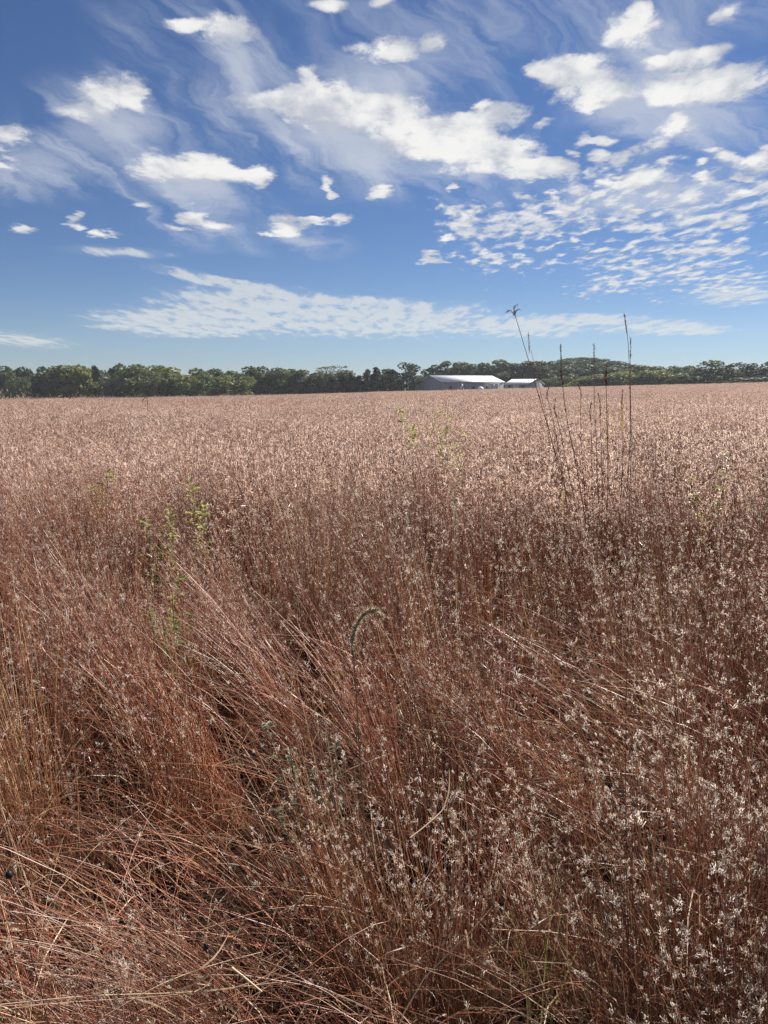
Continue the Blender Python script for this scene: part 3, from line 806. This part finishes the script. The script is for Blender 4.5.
stalk([(582, 550), (568, 470), (560, 430), (556, 415)], D, [[(556, 417), (554.5, 408), (555.5, 399)]], 'short stalk with thick brown head between the two left tall stalks', .0026, 9)
stalk([(588, 560), (583, 470), (580.5, 420), (581, 396)], D + .3, [[(581, 398), (580.5, 390), (578.5, 386)]], 'stalk with a small dark nodding head right at the field horizon', .0022, 10)
stalk([(594, 560), (592, 480), (591, 420)], D - .1, [[(591, 422), (590, 412), (591, 403)]], 'short stalk with thick brown head below the field horizon, mid clump', .0026, 11)
stalk([(602, 556), (602, 480), (600, 415)], D, [[(600.5, 416), (600, 405), (598.5, 395)]], 'brown headed stalk leaning slightly left beside the club headed one', .0024, 12)
stalk([(618, 545), (622, 480), (623, 420)], D + .2, [[(623, 422), (622, 405), (622.5, 391)]], 'low brown stalk just left of the tallest upright pair', .0022, 13)
# broken dark weed in the left distance
bx = at(145, 391, 20); zb = float(gz(bx.x, 20))
bw = empty('broken_weed', 'small dark broken weed stalk bent like a hook, alone in left distance', 'weed', (bx.x, 20, zb))
g = Geo()
pp = curve_pts([(0, 0, 0), tuple(at(147.5, 403, 20) - Vector((bx.x, 20, zb))), tuple(at(145, 397, 20) - Vector((bx.x, 20, zb)))], 10)
tube(g, pp[None], np.array([.011]), np.array([[.05, .04, .035]]), 0, 6); link('stem', g.mesh('stem', [M_DSTEM]), bw)
g = Geo()
pp = curve_pts([tuple(at(145, 397, 20) - Vector((bx.x, 20, zb))), tuple(at(143, 400, 20) - Vector((bx.x, 20, zb))), tuple(at(142, 404, 20) - Vector((bx.x, 20, zb)))], 6)
tube(g, pp[None], np.array([.010]), np.array([[.05, .04, .035]]), 0, 6); link('bent_top', g.mesh('bent_top', [M_DSTEM]), bw)

# ------------------------------------------------------------------ foxtail
def foxtail():
    r = np.random.default_rng(77)
    d = 1.58
    base = at(352, 660, d); low = Vector((base.x + .05, d, float(gz(base.x, d))))
    root = empty('foxtail_grass', 'nodding bristly foxtail seed head arching among red grass at picture centre', 'foxtail', low)
    sp = curve_pts([(0, 0, 0), tuple(at(356, 690, d) - low), tuple(at(352, 655, d) - low), tuple(at(352, 642, d) - low)], 16)
    g = Geo(); tube(g, sp[None], np.array([.0016]), np.array([[.22, .17, .08]]), 0, 6, r, taper=.3); link('stem', g.mesh('stem', [M_DSTEM]), root)
    hp = curve_pts([tuple(at(x, y, d) - low) for x, y in ((352, 643), (355, 630), (361, 618), (369, 610.5), (376, 611), (382, 618))], 26)
    g = Geo()
    tube(g, hp[None], np.array([.0034]), np.array([[.36, .25, .14]]), 0, 9, r, taper=.45)
    spikelets(g, hp, .0024, 240, (.42, .31, .18), r, L=.006, w=.004, sp=.8)
    hd = link('seed_head', g.mesh('seed_head', [M_DSTEM]), root)
    g = Geo()
    n = 900
    k = r.uniform(0, len(hp) - 1.01, n); i = k.astype(int); f = (k - i)[:, None]
    p = hp[i] * (1 - f) + hp[i + 1] * f; dd = norm(hp[i + 1] - hp[i])
    u = norm(np.cross(dd, r.normal(size=(n, 3))))
    tip = p + norm(u + dd * .55) * r.uniform(.007, .013, (n, 1))
    ribbon(g, np.stack([p, tip], 1), np.full(n, .0005), np.tile([[.88, .76, .55]], (n, 1)), 0, r, end=.4)
    b = link('bristles', g.mesh('bristles', [M_SEED]), hd); b['kind'] = 'stuff'
foxtail()

# ------------------------------------------------------------------ leafy weeds
def leafy_weed(px, top, depth, h, nleaf, leafl, colr, label, seed, lean=(0, 0), spread=.5, group='green leafy weeds in the grass', name='leafy_weed', stems=2, low=.5):
    r = np.random.default_rng(seed)
    p = at(px, top, depth); zg = float(gz(p.x, depth))
    H = max(p.z - zg, .2)
    root = empty(name, label, 'weed', (p.x, depth, zg), r.uniform(0, 6), group)
    for s in range(stems):
        g = Geo()
        tp = np.array([r.normal(0, .10 * spread * H + .02), r.normal(0, .08 * spread * H + .02), H * (1 - .16 * s)])
        pts = curve_pts([(0, 0, -.02), tuple(tp * [.35, .35, .5]), tuple(tp)], 12)
        tube(g, pts[None], np.array([.003]), np.array([[.20, .19, .08]]), 0, 6, r, taper=.5)
        st = link('stem', g.mesh('stem', [M_DSTEM]), root)
        g = Geo()
        n = int(nleaf * 1.35)
        k = (low + (1 - low) * r.random(n)) * 10.99; i = k.astype(int); f = (k - i)[:, None]
        q0 = pts[i] * (1 - f) + pts[i + 1] * f
        az = r.uniform(0, 6.28, n)
        out = np.stack([np.cos(az), np.sin(az), r.uniform(-.1, .9, n)], 1); out = norm(out)
        side = norm(np.cross(out, [0, 0, 1.0])); ll = leafl * r.uniform(.6, 1.3, (n, 1)); ww = ll * .17
        # leaf: 6-point blade folded a little and curving down
        dn = np.array([0, 0, -1.0])
        m1 = q0 + out * ll * .35; m2 = q0 + out * ll * .72 + dn * ll * .08; tp_ = q0 + out * ll + dn * ll * .26
        up = np.array([0, 0, .12]) * ll
        V = np.stack([q0, m1 + side * ww + up, m1 - side * ww + up, m2 + side * ww * .8 + up, m2 - side * ww * .8 + up, tp_, m1, m2], 1)
        idx = np.arange(n)[:, None] * 8
        tris = np.concatenate([idx + np.array([[0, 6, 1]]), idx + np.array([[0, 2, 6]]), idx + np.array([[7, 5, 3]]), idx + np.array([[7, 4, 5]])])
        qd = np.concatenate([idx + np.array([[6, 7, 3, 1]]), idx + np.array([[6, 2, 4, 7]])])
        c = np.broadcast_to((np.asarray(colr) * r.uniform(.7, 1.35, (n, 1)))[:, None], V.shape)
        g.add(V, c.reshape(-1, 3), quads=qd, tris=tris)
        link('leaves', g.mesh('leaves', [M_WEED]), root)
GRN, YG, GG = (.27, .28, .085), (.36, .35, .12), (.30, .31, .21)
W = leafy_weed
W(412, 412, 9.72, 1, 37, .065, YG, 'pale yellow green weed, left of the three at the field centre', 301, spread=1.1, stems=3)
W(424, 408, 9.36, 1, 43, .07, YG, 'tallest pale yellow green weed, middle of three at the field centre', 302, spread=1.1, stems=3)
W(440, 413, 9.22, 1, 37, .065, YG, 'pale yellow green weed, right of the three at the field centre', 303, spread=1.1, stems=3)
W(458, 430, 7.56, 1, 21, .08, YG, 'faint yellowish weed low in grass, right of the three green ones', 304)
W(97, 470, 5.79, 1, 28, .07, YG, 'yellow green slender weed alone near the left edge of the field', 305)
W(152, 522, 4.22, 1, 27, .06, GRN, 'small green weed left of the taller green weed at mid left', 306)
W(176, 508, 4.31, 1, 34, .05, YG, 'taller yellow green weed with a leafy top at mid left', 307)
W(201, 482, 4.92, 1, 27, .07, YG, 'thin yellow green weed furthest up and right at mid left', 308)
W(166, 580, 3.16, 1, 28, .036, GRN, 'dark green weed at the upper end of the hollow at mid left', 309, low=.62)
W(174, 594, 2.90, 1, 31, .034, GRN, 'bright green small leaved weed in the middle of the hollow at mid left', 310, low=.6)
W(184, 616, 3.1, 1, 27, .03, GRN, 'low green weed at the lower end of the hollow at mid left', 311, low=.6)
W(716, 452, 5.18, 1, 24, .07, (.28, .24, .09), 'faint olive weed on a thin stem at the right of the field', 312)
W(306, 716, 2.05, 1, 34, .026, GG, 'grey green leafy weed in the dark gap left below the foxtail', 313, spread=1.2, low=.45, stems=3)
W(345, 732, 2.0, 1, 30, .024, GG, 'grey green leafy weed in the dark gap, right of the other grey green one', 314, spread=1.2, low=.45, stems=3)

# green grass blades bottom right
def blades(px, py, depth, n, label, seed, colr, name='green_grass_tuft', hh=.3):
    r = np.random.default_rng(seed)
    b = at(px, py, depth); zg = float(gz(b.x, depth))
    root = empty(name, label, 'grass tuft', (b.x, depth, zg))
    for i in range(n):
        az = r.uniform(0, 6.28); o_ = np.array([math.cos(az), math.sin(az) * .5, 0]) * r.uniform(.03, .10)
        h = hh * r.uniform(.75, 1.1)
        pts = curve_pts([tuple(o_ * .2), tuple(o_ * .5 + [0, 0, h * .55]), tuple(o_ * 1.2 + [0, 0, h])], 8)
        g = Geo(); ribbon(g, pts[None], np.array([.006]), np.array([np.asarray(colr) * r.uniform(.8, 1.2)]), 0, r); link('blade', g.mesh('blade', [M_LEAF]), root)
blades(566, 985, 1.42, 4, 'few bright green grass blades low in the bottom right grass', 61, (.20, .26, .05), hh=.52)
blades(540, 965, 1.46, 5, 'yellowish green blades at the foot of pale grass, bottom centre right', 62, (.32, .30, .10), hh=.46)

# ------------------------------------------------------------------ dead coneflowers
def coneflower(head, base, depth, label, seed, rad=.0012, hr=.0065):
    r = np.random.default_rng(seed)
    h = at(*head, depth); b = at(*base, depth); low = Vector((b.x, depth, float(gz(b.x, depth))))
    root = empty('dead_coneflower', label, 'dead flower', low, 0, 'dead coneflowers in the foreground')
    pts = curve_pts([(0, 0, 0), tuple((b - low) * .6 + Vector((.02, .01, 0))), tuple(b - low), tuple((b - low) * .4 + (h - low) * .6 + Vector((.012, 0, .004))), tuple(h - low)] if b.z > low.z + .1 else [(0, 0, 0), tuple((h - low) * .5), tuple(h - low)], 14)
    g = Geo(); tube(g, pts[None], np.array([rad]), np.array([[.13, .07, .05]]), 0, 6, r, taper=.3); link('stem', g.mesh('stem', [M_DSTEM]), root)
    g = Geo(); lathe(g, [(.001, -hr), (hr * .7, -hr * .75), (hr, 0), (hr * .8, hr * .7), (hr * .3, hr * 1.1), (.001, hr * 1.2)], 12, (.02, .016, .014), tuple(pts[-1]))
    n = 90; dd = norm(r.normal(size=(n, 3)))
    tufts(g, pts[-1] + dd * hr * .8, dd, np.full(n, hr * .6), np.full(n, hr * .22), 1, np.tile([[.03, .022, .018]], (n, 1)), 0, r, .1)
    link('seed_head', g.mesh('seed_head', [M_DSTEM]), root)
coneflower((9, 875), (30, 950), 1.22, 'dead black coneflower head at the lower left edge', 71)
coneflower((198, 939), (214, 990), 1.36, 'dead black coneflower head, left of the pair near bottom left', 72, hr=.0055)
coneflower((206, 947), (228, 985), 1.34, 'dead black coneflower head, right of the pair near bottom left', 73, hr=.0055)
coneflower((379, 828), (412, 992), 1.36, 'long bare blackish stem with tiny head leaning left at bottom centre', 74, hr=.004)

# ------------------------------------------------------------------ fallen straws in the foreground
def straw(pix, depths, label, rad, seed, colr=(.56, .41, .25), leaf=True):
    r = np.random.default_rng(seed)
    P = [at(x, y, d) for (x, y), d in zip(pix, depths)]
    root = empty('fallen_straw', label, 'straw', P[0], 0, 'dry pale straws in the foreground')
    pts = curve_pts([tuple(p - P[0]) for p in P], 16)
    g = Geo(); tube(g, pts[None], np.array([rad]), np.array([colr]), 0, 7, r, taper=.35); link('stem', g.mesh('stem', [M_DSTEM]), root)
    if leaf:
        for k in (5, 9, 12):
            dd = norm(pts[k + 1] - pts[k]); o_ = norm(r.normal(size=3) + [0, 0, .5])
            l = curve_pts([tuple(pts[k]), tuple(pts[k] + dd * .04 + o_ * .015), tuple(pts[k] + dd * .08 + o_ * .045)], 6)
            g = Geo(); ribbon(g, l[None], np.array([.004]), np.array([np.asarray(colr) * 1.05]), 0, r); link('leaf', g.mesh('leaf', [M_LEAF]), root)
straw([(-12, 1006), (90, 996), (190, 992), (290, 981)], [1.16, 1.2, 1.26, 1.3], 'long pale straw lying nearly level across the bottom left', .0011, 81)
straw([(-12, 1012), (60, 1003), (150, 997), (240, 988)], [1.17, 1.19, 1.24, 1.28], 'thinner straw lying just below the long level one', .0008, 82)
straw([(105, 1016), (160, 985), (210, 966), (262, 952)], [1.18, 1.22, 1.28, 1.34], 'pale straw rising to the right across the bottom left', .0010, 83)
straw([(232, 968), (245, 978), (262, 992)], [1.22, 1.2, 1.18], 'short thick broken straw at the bottom left, tilted down right', .0022, 84, (.66, .50, .30), leaf=False)
straw([(410, 838), (430, 822), (446, 806), (462, 782)], [1.42, 1.46, 1.5, 1.52], 'pale bent straw slanting up right at bottom centre', .0015, 85)
straw([(431, 836), (430, 855), (428, 872), (421, 880)], [1.44, 1.43, 1.42, 1.41], 'pale hanging straw piece below the slanting one at bottom centre', .0015, 86, leaf=False)

# ------------------------------------------------------------------ sky, clouds, sun
SUN_AZ, SUN_EL = R(42), R(40)
world = bpy.data.worlds.new('World'); sc.world = world
world.use_nodes = True
nt = world.node_tree; nt.nodes.clear()
N, L = nt.nodes.new, nt.links.new
def val(x, sock):
    if hasattr(x, 'links'): L(x, sock)
    else: sock.default_value = x
def math_(op, a, b=0.0, c=None, clamp=False):
    n = N('ShaderNodeMath'); n.operation = op; n.use_clamp = clamp
    val(a, n.inputs[0]); val(b, n.inputs[1])
    if c is not None: val(c, n.inputs[2])
    return n.outputs[0]
def smooth(x, a, b, lo=0.0, hi=1.0):
    n = N('ShaderNodeMapRange'); n.interpolation_type = 'SMOOTHSTEP'
    val(x, n.inputs[0]); n.inputs[1].default_value = a; n.inputs[2].default_value = b; n.inputs[3].default_value = lo; n.inputs[4].default_value = hi
    return n.outputs[0]
def comb(x, y, z=0.0):
    n = N('ShaderNodeCombineXYZ'); val(x, n.inputs[0]); val(y, n.inputs[1]); val(z, n.inputs[2]); return n.outputs[0]
def noise(vec, scale, detail=4, rough=.55, dist=0.0, lac=2.0):
    n = N('ShaderNodeTexNoise'); L(vec, n.inputs['Vector']); n.inputs['Scale'].default_value = scale; n.inputs['Detail'].default_value = detail
    n.inputs['Roughness'].default_value = rough; n.inputs['Distortion'].default_value = dist; n.inputs['Lacunarity'].default_value = lac
    return n
def vmath(op, a, b):
    n = N('ShaderNodeVectorMath'); n.operation = op; val(a, n.inputs[0]); val(b, n.inputs[1]); return n.outputs[0]
def mixc(f, a, b):
    n = N('ShaderNodeMix'); n.data_type = 'RGBA'; val(f, n.inputs[0]); val(a, n.inputs[6]); val(b, n.inputs[7]); return n.outputs[2]

tc = N('ShaderNodeTexCoord'); DIR = tc.outputs['Generated']
sp = N('ShaderNodeSeparateXYZ'); L(DIR, sp.inputs[0]); X, Y, Z = sp.outputs
AZ = math_('ARCTAN2', X, Y)
EL = math_('ARCSINE', Z)
ZC = math_('MAXIMUM', Z, 0.0)
q = math_('DIVIDE', 1.0, math_('ADD', ZC, .085)); PL = comb(math_('MULTIPLY', X, q), math_('MULTIPLY', Y, q))          # softened cloud plane
q2 = math_('DIVIDE', 1.0, math_('ADD', ZC, .03)); PL2 = comb(math_('MULTIPLY', X, q2), math_('MULTIPLY', Y, q2))       # flat layer
AE = comb(AZ, EL)
wn = noise(PL, 3.4, 4, .6)
warp = vmath('MULTIPLY', vmath('SUBTRACT', wn.outputs['Color'], (.5, .5, .5)), (.075, .05, 0))
AEW = vmath('ADD', AE, warp)

def azel(px, py):
    d = ray(px, py).normalized(); return math.atan2(d.x, d.y), math.asin(d.z)
def blobs(lst, coord):
    tot = None
    for b in lst:
        cx, cy, rx, ry = b[:4]; rot = b[4] if len(b) > 4 else 0
        a, e = azel(cx, cy); a2, _ = azel(cx + rx, cy); _, e2_ = azel(cx, cy - ry)
        m = N('ShaderNodeMapping'); m.vector_type = 'TEXTURE'; L(coord, m.inputs[0])
        m.inputs[1].default_value = (a, e, 0); m.inputs[2].default_value = (0, 0, R(rot)); m.inputs[3].default_value = (abs(a2 - a), abs(e2_ - e), 1)
        g = N('ShaderNodeTexGradient'); g.gradient_type = 'SPHERICAL'; L(m.outputs[0], g.inputs[0])
        tot = g.outputs['Fac'] if tot is None else math_('ADD', tot, g.outputs['Fac'])
    return tot

CUM = [(275, 97, 56, 18), (320, 102, 74, 30), (362, 112, 72, 38), (405, 126, 72, 40), (440, 138, 60, 30), (462, 130, 55, 22), (478, 158, 72, 26), (520, 170, 50, 15), (310, 76, 18, 14),
       (395, 52, 50, 19), (437, 46, 18, 15), (222, 32, 48, 19), (185, 24, 22, 9), (330, 2, 26, 12), (388, 3, 16, 12), (108, 92, 46, 20, 12), (135, 98, 18, 16), (82, 112, 28, 14),
       (12, 132, 30, 20), (2, 160, 24, 14), (165, 168, 58, 18), (208, 172, 44, 15), (238, 181, 46, 12), (264, 177, 20, 15), (202, 218, 26, 14), (220, 226, 18, 8), (180, 228, 16, 5),
       (290, 222, 30, 17), (335, 219, 22, 8), (310, 214, 12, 6), (266, 230, 14, 6), (28, 228, 20, 10), (73, 223, 13, 12), (103, 231, 18, 8), (140, 210, 14, 5),
       (497, 112, 34, 15), (523, 145, 44, 17), (630, 28, 38, 30), (640, 8, 18, 12), (560, 68, 36, 22), (580, 82, 62, 32), (605, 96, 46, 15), (540, 70, 24, 12),
       (690, 82, 64, 32), (738, 80, 52, 26), (668, 97, 34, 20), (695, 52, 46, 14), (735, 6, 22, 16), (675, 126, 33, 14), (652, 145, 27, 13), (642, 176, 46, 13), (622, 184, 26, 11),
       (600, 160, 19, 11), (624, 157, 15, 10), (586, 139, 14, 11), (606, 140, 15, 10), (574, 154, 10, 8), (528, 170, 18, 12), (547, 168, 22, 12), (567, 170, 14, 10), (665, 190, 20, 8),
       (757, 162, 34, 19), (725, 160, 19, 12), (742, 192, 18, 8), (768, 140, 20, 10), (381, 190, 15, 7), (326, 184, 8, 9)]
ALTO = [(610, 180, 120, 26), (720, 195, 80, 26), (455, 215, 46, 22), (490, 240, 66, 40), (560, 230, 110, 45), (660, 222, 130, 40), (700, 262, 130, 36, 6), (620, 268, 110, 36, 6), (740, 292, 100, 22), (505, 262, 60, 24), (760, 200, 50, 34), (590, 205, 90, 22)]
BAND = [(270, 318, 200, 28), (170, 324, 110, 18), (420, 320, 150, 26), (240, 296, 110, 18), (350, 306, 90, 14), (540, 328, 90, 16), (650, 326, 70, 13), (590, 318, 60, 8), (20, 340, 75, 11, -4), (195, 276, 70, 8, -10), (120, 252, 80, 8), (230, 283, 60, 7, -5), (700, 330, 60, 8), (740, 296, 90, 14)]
WISP = [(120, 130, 120, 75), (40, 165, 90, 50), (250, 40, 190, 80), (190, 170, 130, 70), (380, 145, 170, 80), (480, 165, 120, 60), (600, 30, 260, 70), (470, 40, 170, 80), (700, 130, 130, 80), (220, 225, 110, 35), (640, 180, 200, 60), (300, 110, 160, 80), (300, 245, 70, 22), (560, 120, 130, 80)]
CUM += [(rx_, ry_, w_, w_ * .5) for rx_, ry_, w_ in ((610, 205, 15), (585, 195, 13), (640, 212, 14), (690, 200, 15), (700, 178, 14), (600, 185, 12), (550, 195, 13), (520, 200, 12), (470, 215, 14), (440, 238, 12), (434, 257, 13), (720, 220, 14), (710, 150, 14), (450, 190, 10), (560, 210, 12), (655, 60, 18), (670, 160, 14), (745, 175, 14), (700, 165, 10), (478, 105, 12), (540, 120, 14), (600, 140, 12))]
SKIRT = [(320, 132, 150, 50), (450, 165, 140, 48), (185, 188, 120, 36), (110, 122, 80, 62), (28, 165, 80, 56), (700, 118, 120, 50), (600, 110, 110, 40), (235, 70, 70, 60), (400, 82, 90, 46), (655, 55, 50, 60), (300, 238, 50, 20), (650, 195, 120, 30), (215, 232, 40, 14)]
FS = blobs(SKIRT, AEW)
FC, FA, FB, FW = blobs(CUM, AEW), blobs(ALTO, AEW), blobs(BAND, AE), blobs(WISP, AE)

# sky beyond the photograph's frame gets the same kinds of cloud from broad noise
outside = smooth(math_('ABSOLUTE', AZ), .55, .85)
above = smooth(EL, .46, .62)
outm = math_('MAXIMUM', outside, above)
gen = math_('MULTIPLY', outm, smooth(noise(PL, .8, 3, .5).outputs['Fac'], .5, .72))
FC = math_('ADD', FC, math_('MULTIPLY', gen, .7)); FW = math_('ADD', FW, math_('MULTIPLY', outm, .5))

PLC = vmath('MULTIPLY', PL, (1, .62, 1))
nC = noise(PLC, 11.0, 10, .70, .1).outputs['Fac']
nL = noise(PLC, 3.6, 2, .5).outputs['Fac']
fC = math_('ADD', math_('ADD', math_('MULTIPLY', math_('MINIMUM', FC, .9), .95), math_('MULTIPLY', math_('SUBTRACT', nC, .5), 2.3)), math_('MULTIPLY', math_('SUBTRACT', nL, .5), .9))
aC = math_('MULTIPLY', smooth(fC, .06, .72), smooth(FC, .0, .30))
nA = noise(vmath('MULTIPLY', PL2, (1, .5, 1)), 10.5, 5, .55, .2).outputs['Fac']
fA = math_('ADD', math_('MULTIPLY', math_('MINIMUM', FA, .8), .55), math_('MULTIPLY', math_('SUBTRACT', nA, .5), 2.4))
nA2 = noise(PL2, 1.3, 2, .5).outputs['Fac']
aA = math_('MULTIPLY', math_('MULTIPLY', smooth(math_('ADD', fA, math_('MULTIPLY', math_('SUBTRACT', nA2, .5), 1.2)), .24, .74), smooth(FA, .03, .35)), .82)
nB = noise(vmath('MULTIPLY', PL2, (1, .30, 1)), 6.5, 4, .6, .2).outputs['Fac']
fB = math_('ADD', math_('MULTIPLY', math_('MINIMUM', FB, .9), .8), math_('MULTIPLY', math_('SUBTRACT', nB, .5), 2.3))
aB = math_('MULTIPLY', math_('MULTIPLY', smooth(fB, .22, .80), smooth(FB, .02, .5)), .68)
# wisps: streaky, curled
mr_ = N('ShaderNodeMapping'); L(AEW, mr_.inputs[0]); mr_.inputs[2].default_value = (0, 0, R(36))
mw = N('ShaderNodeMapping'); L(mr_.outputs[0], mw.inputs[0]); mw.inputs[3].default_value = (4.0, 15.0, 1)
nW = noise(mw.outputs[0], 1.0, 6, .6, 1.3).outputs['Fac']
aW = math_('MULTIPLY', math_('MULTIPLY', smooth(nW, .38, .78), smooth(FW, .02, .55)), .55)

sky = N('ShaderNodeTexSky'); sky.sky_type = 'NISHITA'; sky.sun_disc = False
sky.sun_elevation = SUN_EL; sky.sun_rotation = SUN_AZ
sky.altitude = 200; sky.air_density = 1.0; sky.dust_density = 0.0; sky.ozone_density = 3.5
hs = N('ShaderNodeHueSaturation'); hs.inputs['Saturation'].default_value = 1.0; hs.inputs['Value'].default_value = 1.0; L(sky.outputs[0], hs.inputs['Color'])
SKY = vmath('MULTIPLY', hs.outputs[0], mixc(smooth(EL, -.02, .22), (1.30, 1.24, 1.40, 1), (.98, 1.02, 1.22, 1)))
WIS = (5.3, 5.8, 6.8, 1); WHT = (9.2, 9.1, 8.9, 1); SHD = (4.9, 5.3, 6.1, 1)
aS = math_('MULTIPLY', smooth(math_('ADD', FS, math_('MULTIPLY', math_('SUBTRACT', nW, .5), 1.6)), .1, 1.1), math_('MULTIPLY', smooth(FS, 0, .45), .6))
SKY = vmath('MULTIPLY', SKY, (.435, .52, .585))
c = mixc(aW, SKY, WIS)
c = mixc(aS, c, (6.2, 6.6, 7.4, 1))
c = mixc(math_('MULTIPLY', smooth(FB, 0, .8), .11), c, (7.0, 7.4, 7.8, 1))
c = mixc(aB, c, (7.3, 7.5, 7.4, 1))
c = mixc(aA, c, mixc(smooth(fA, .3, .9), (5.8, 6.2, 6.9, 1), (8.8, 8.7, 8.4, 1)))
nS1 = noise(PLC, 5.0, 4, .5).outputs['Fac']; nS2 = noise(vmath('ADD', PLC, (.05, -.075, 0)), 5.0, 3, .5).outputs['Fac']
relief = math_('ADD', math_('MULTIPLY', math_('SUBTRACT', nS1, nS2), 2.2), math_('MULTIPLY', fC, .55), clamp=True)
c = mixc(math_('MULTIPLY', aC, .97), c, mixc(smooth(relief, -.1, .8), SHD, WHT))
bg = N('ShaderNodeBackground'); bg.inputs['Strength'].default_value = .05; L(c, bg.inputs['Color'])
wo = N('ShaderNodeOutputWorld'); L(bg.outputs[0], wo.inputs[0])
world.cycles.sampling_method = 'MANUAL'; world.cycles.sample_map_resolution = 512

sd = Vector((math.sin(SUN_AZ) * math.cos(SUN_EL), math.cos(SUN_AZ) * math.cos(SUN_EL), math.sin(SUN_EL)))
sl = bpy.data.lights.new('sun', 'SUN'); sl.energy = 5.0; sl.angle = R(.53); sl.color = (1, .945, .87)
so = bpy.data.objects.new('sun', sl); col.objects.link(so); so.rotation_euler = sd.to_track_quat('Z', 'Y').to_euler(); so.location = (0, 0, 50)

cam = bpy.data.cameras.new('camera'); co = bpy.data.objects.new('camera', cam); col.objects.link(co)
cam.sensor_fit = 'VERTICAL'; cam.sensor_height = 24; cam.lens = 24 * F / 1024
cam.clip_start = .02; cam.clip_end = 12000
co.location = (0, 0, EYE); co.rotation_euler = (math.pi / 2 - PITCH, 0, 0)
sc.camera = co
vs = sc.view_settings
vs.view_transform = 'Standard'; vs.look = 'None'; vs.gamma = 1; vs.exposure = 1.0; vs.use_curve_mapping = False
sc.render.engine = 'CYCLES'
cy = sc.cycles
cy.max_bounces = 6; cy.diffuse_bounces = 1; cy.glossy_bounces = 2; cy.transmission_bounces = 3; cy.transparent_max_bounces = 6
cy.use_denoising = True; cy.denoiser = 'OPENIMAGEDENOISE'; cy.denoising_input_passes = 'RGB_ALBEDO_NORMAL'; cy.denoising_prefilter = 'NONE'
cy.sample_clamp_indirect = 4.0
print('stems', n1, n2, 'near verts', near.n)
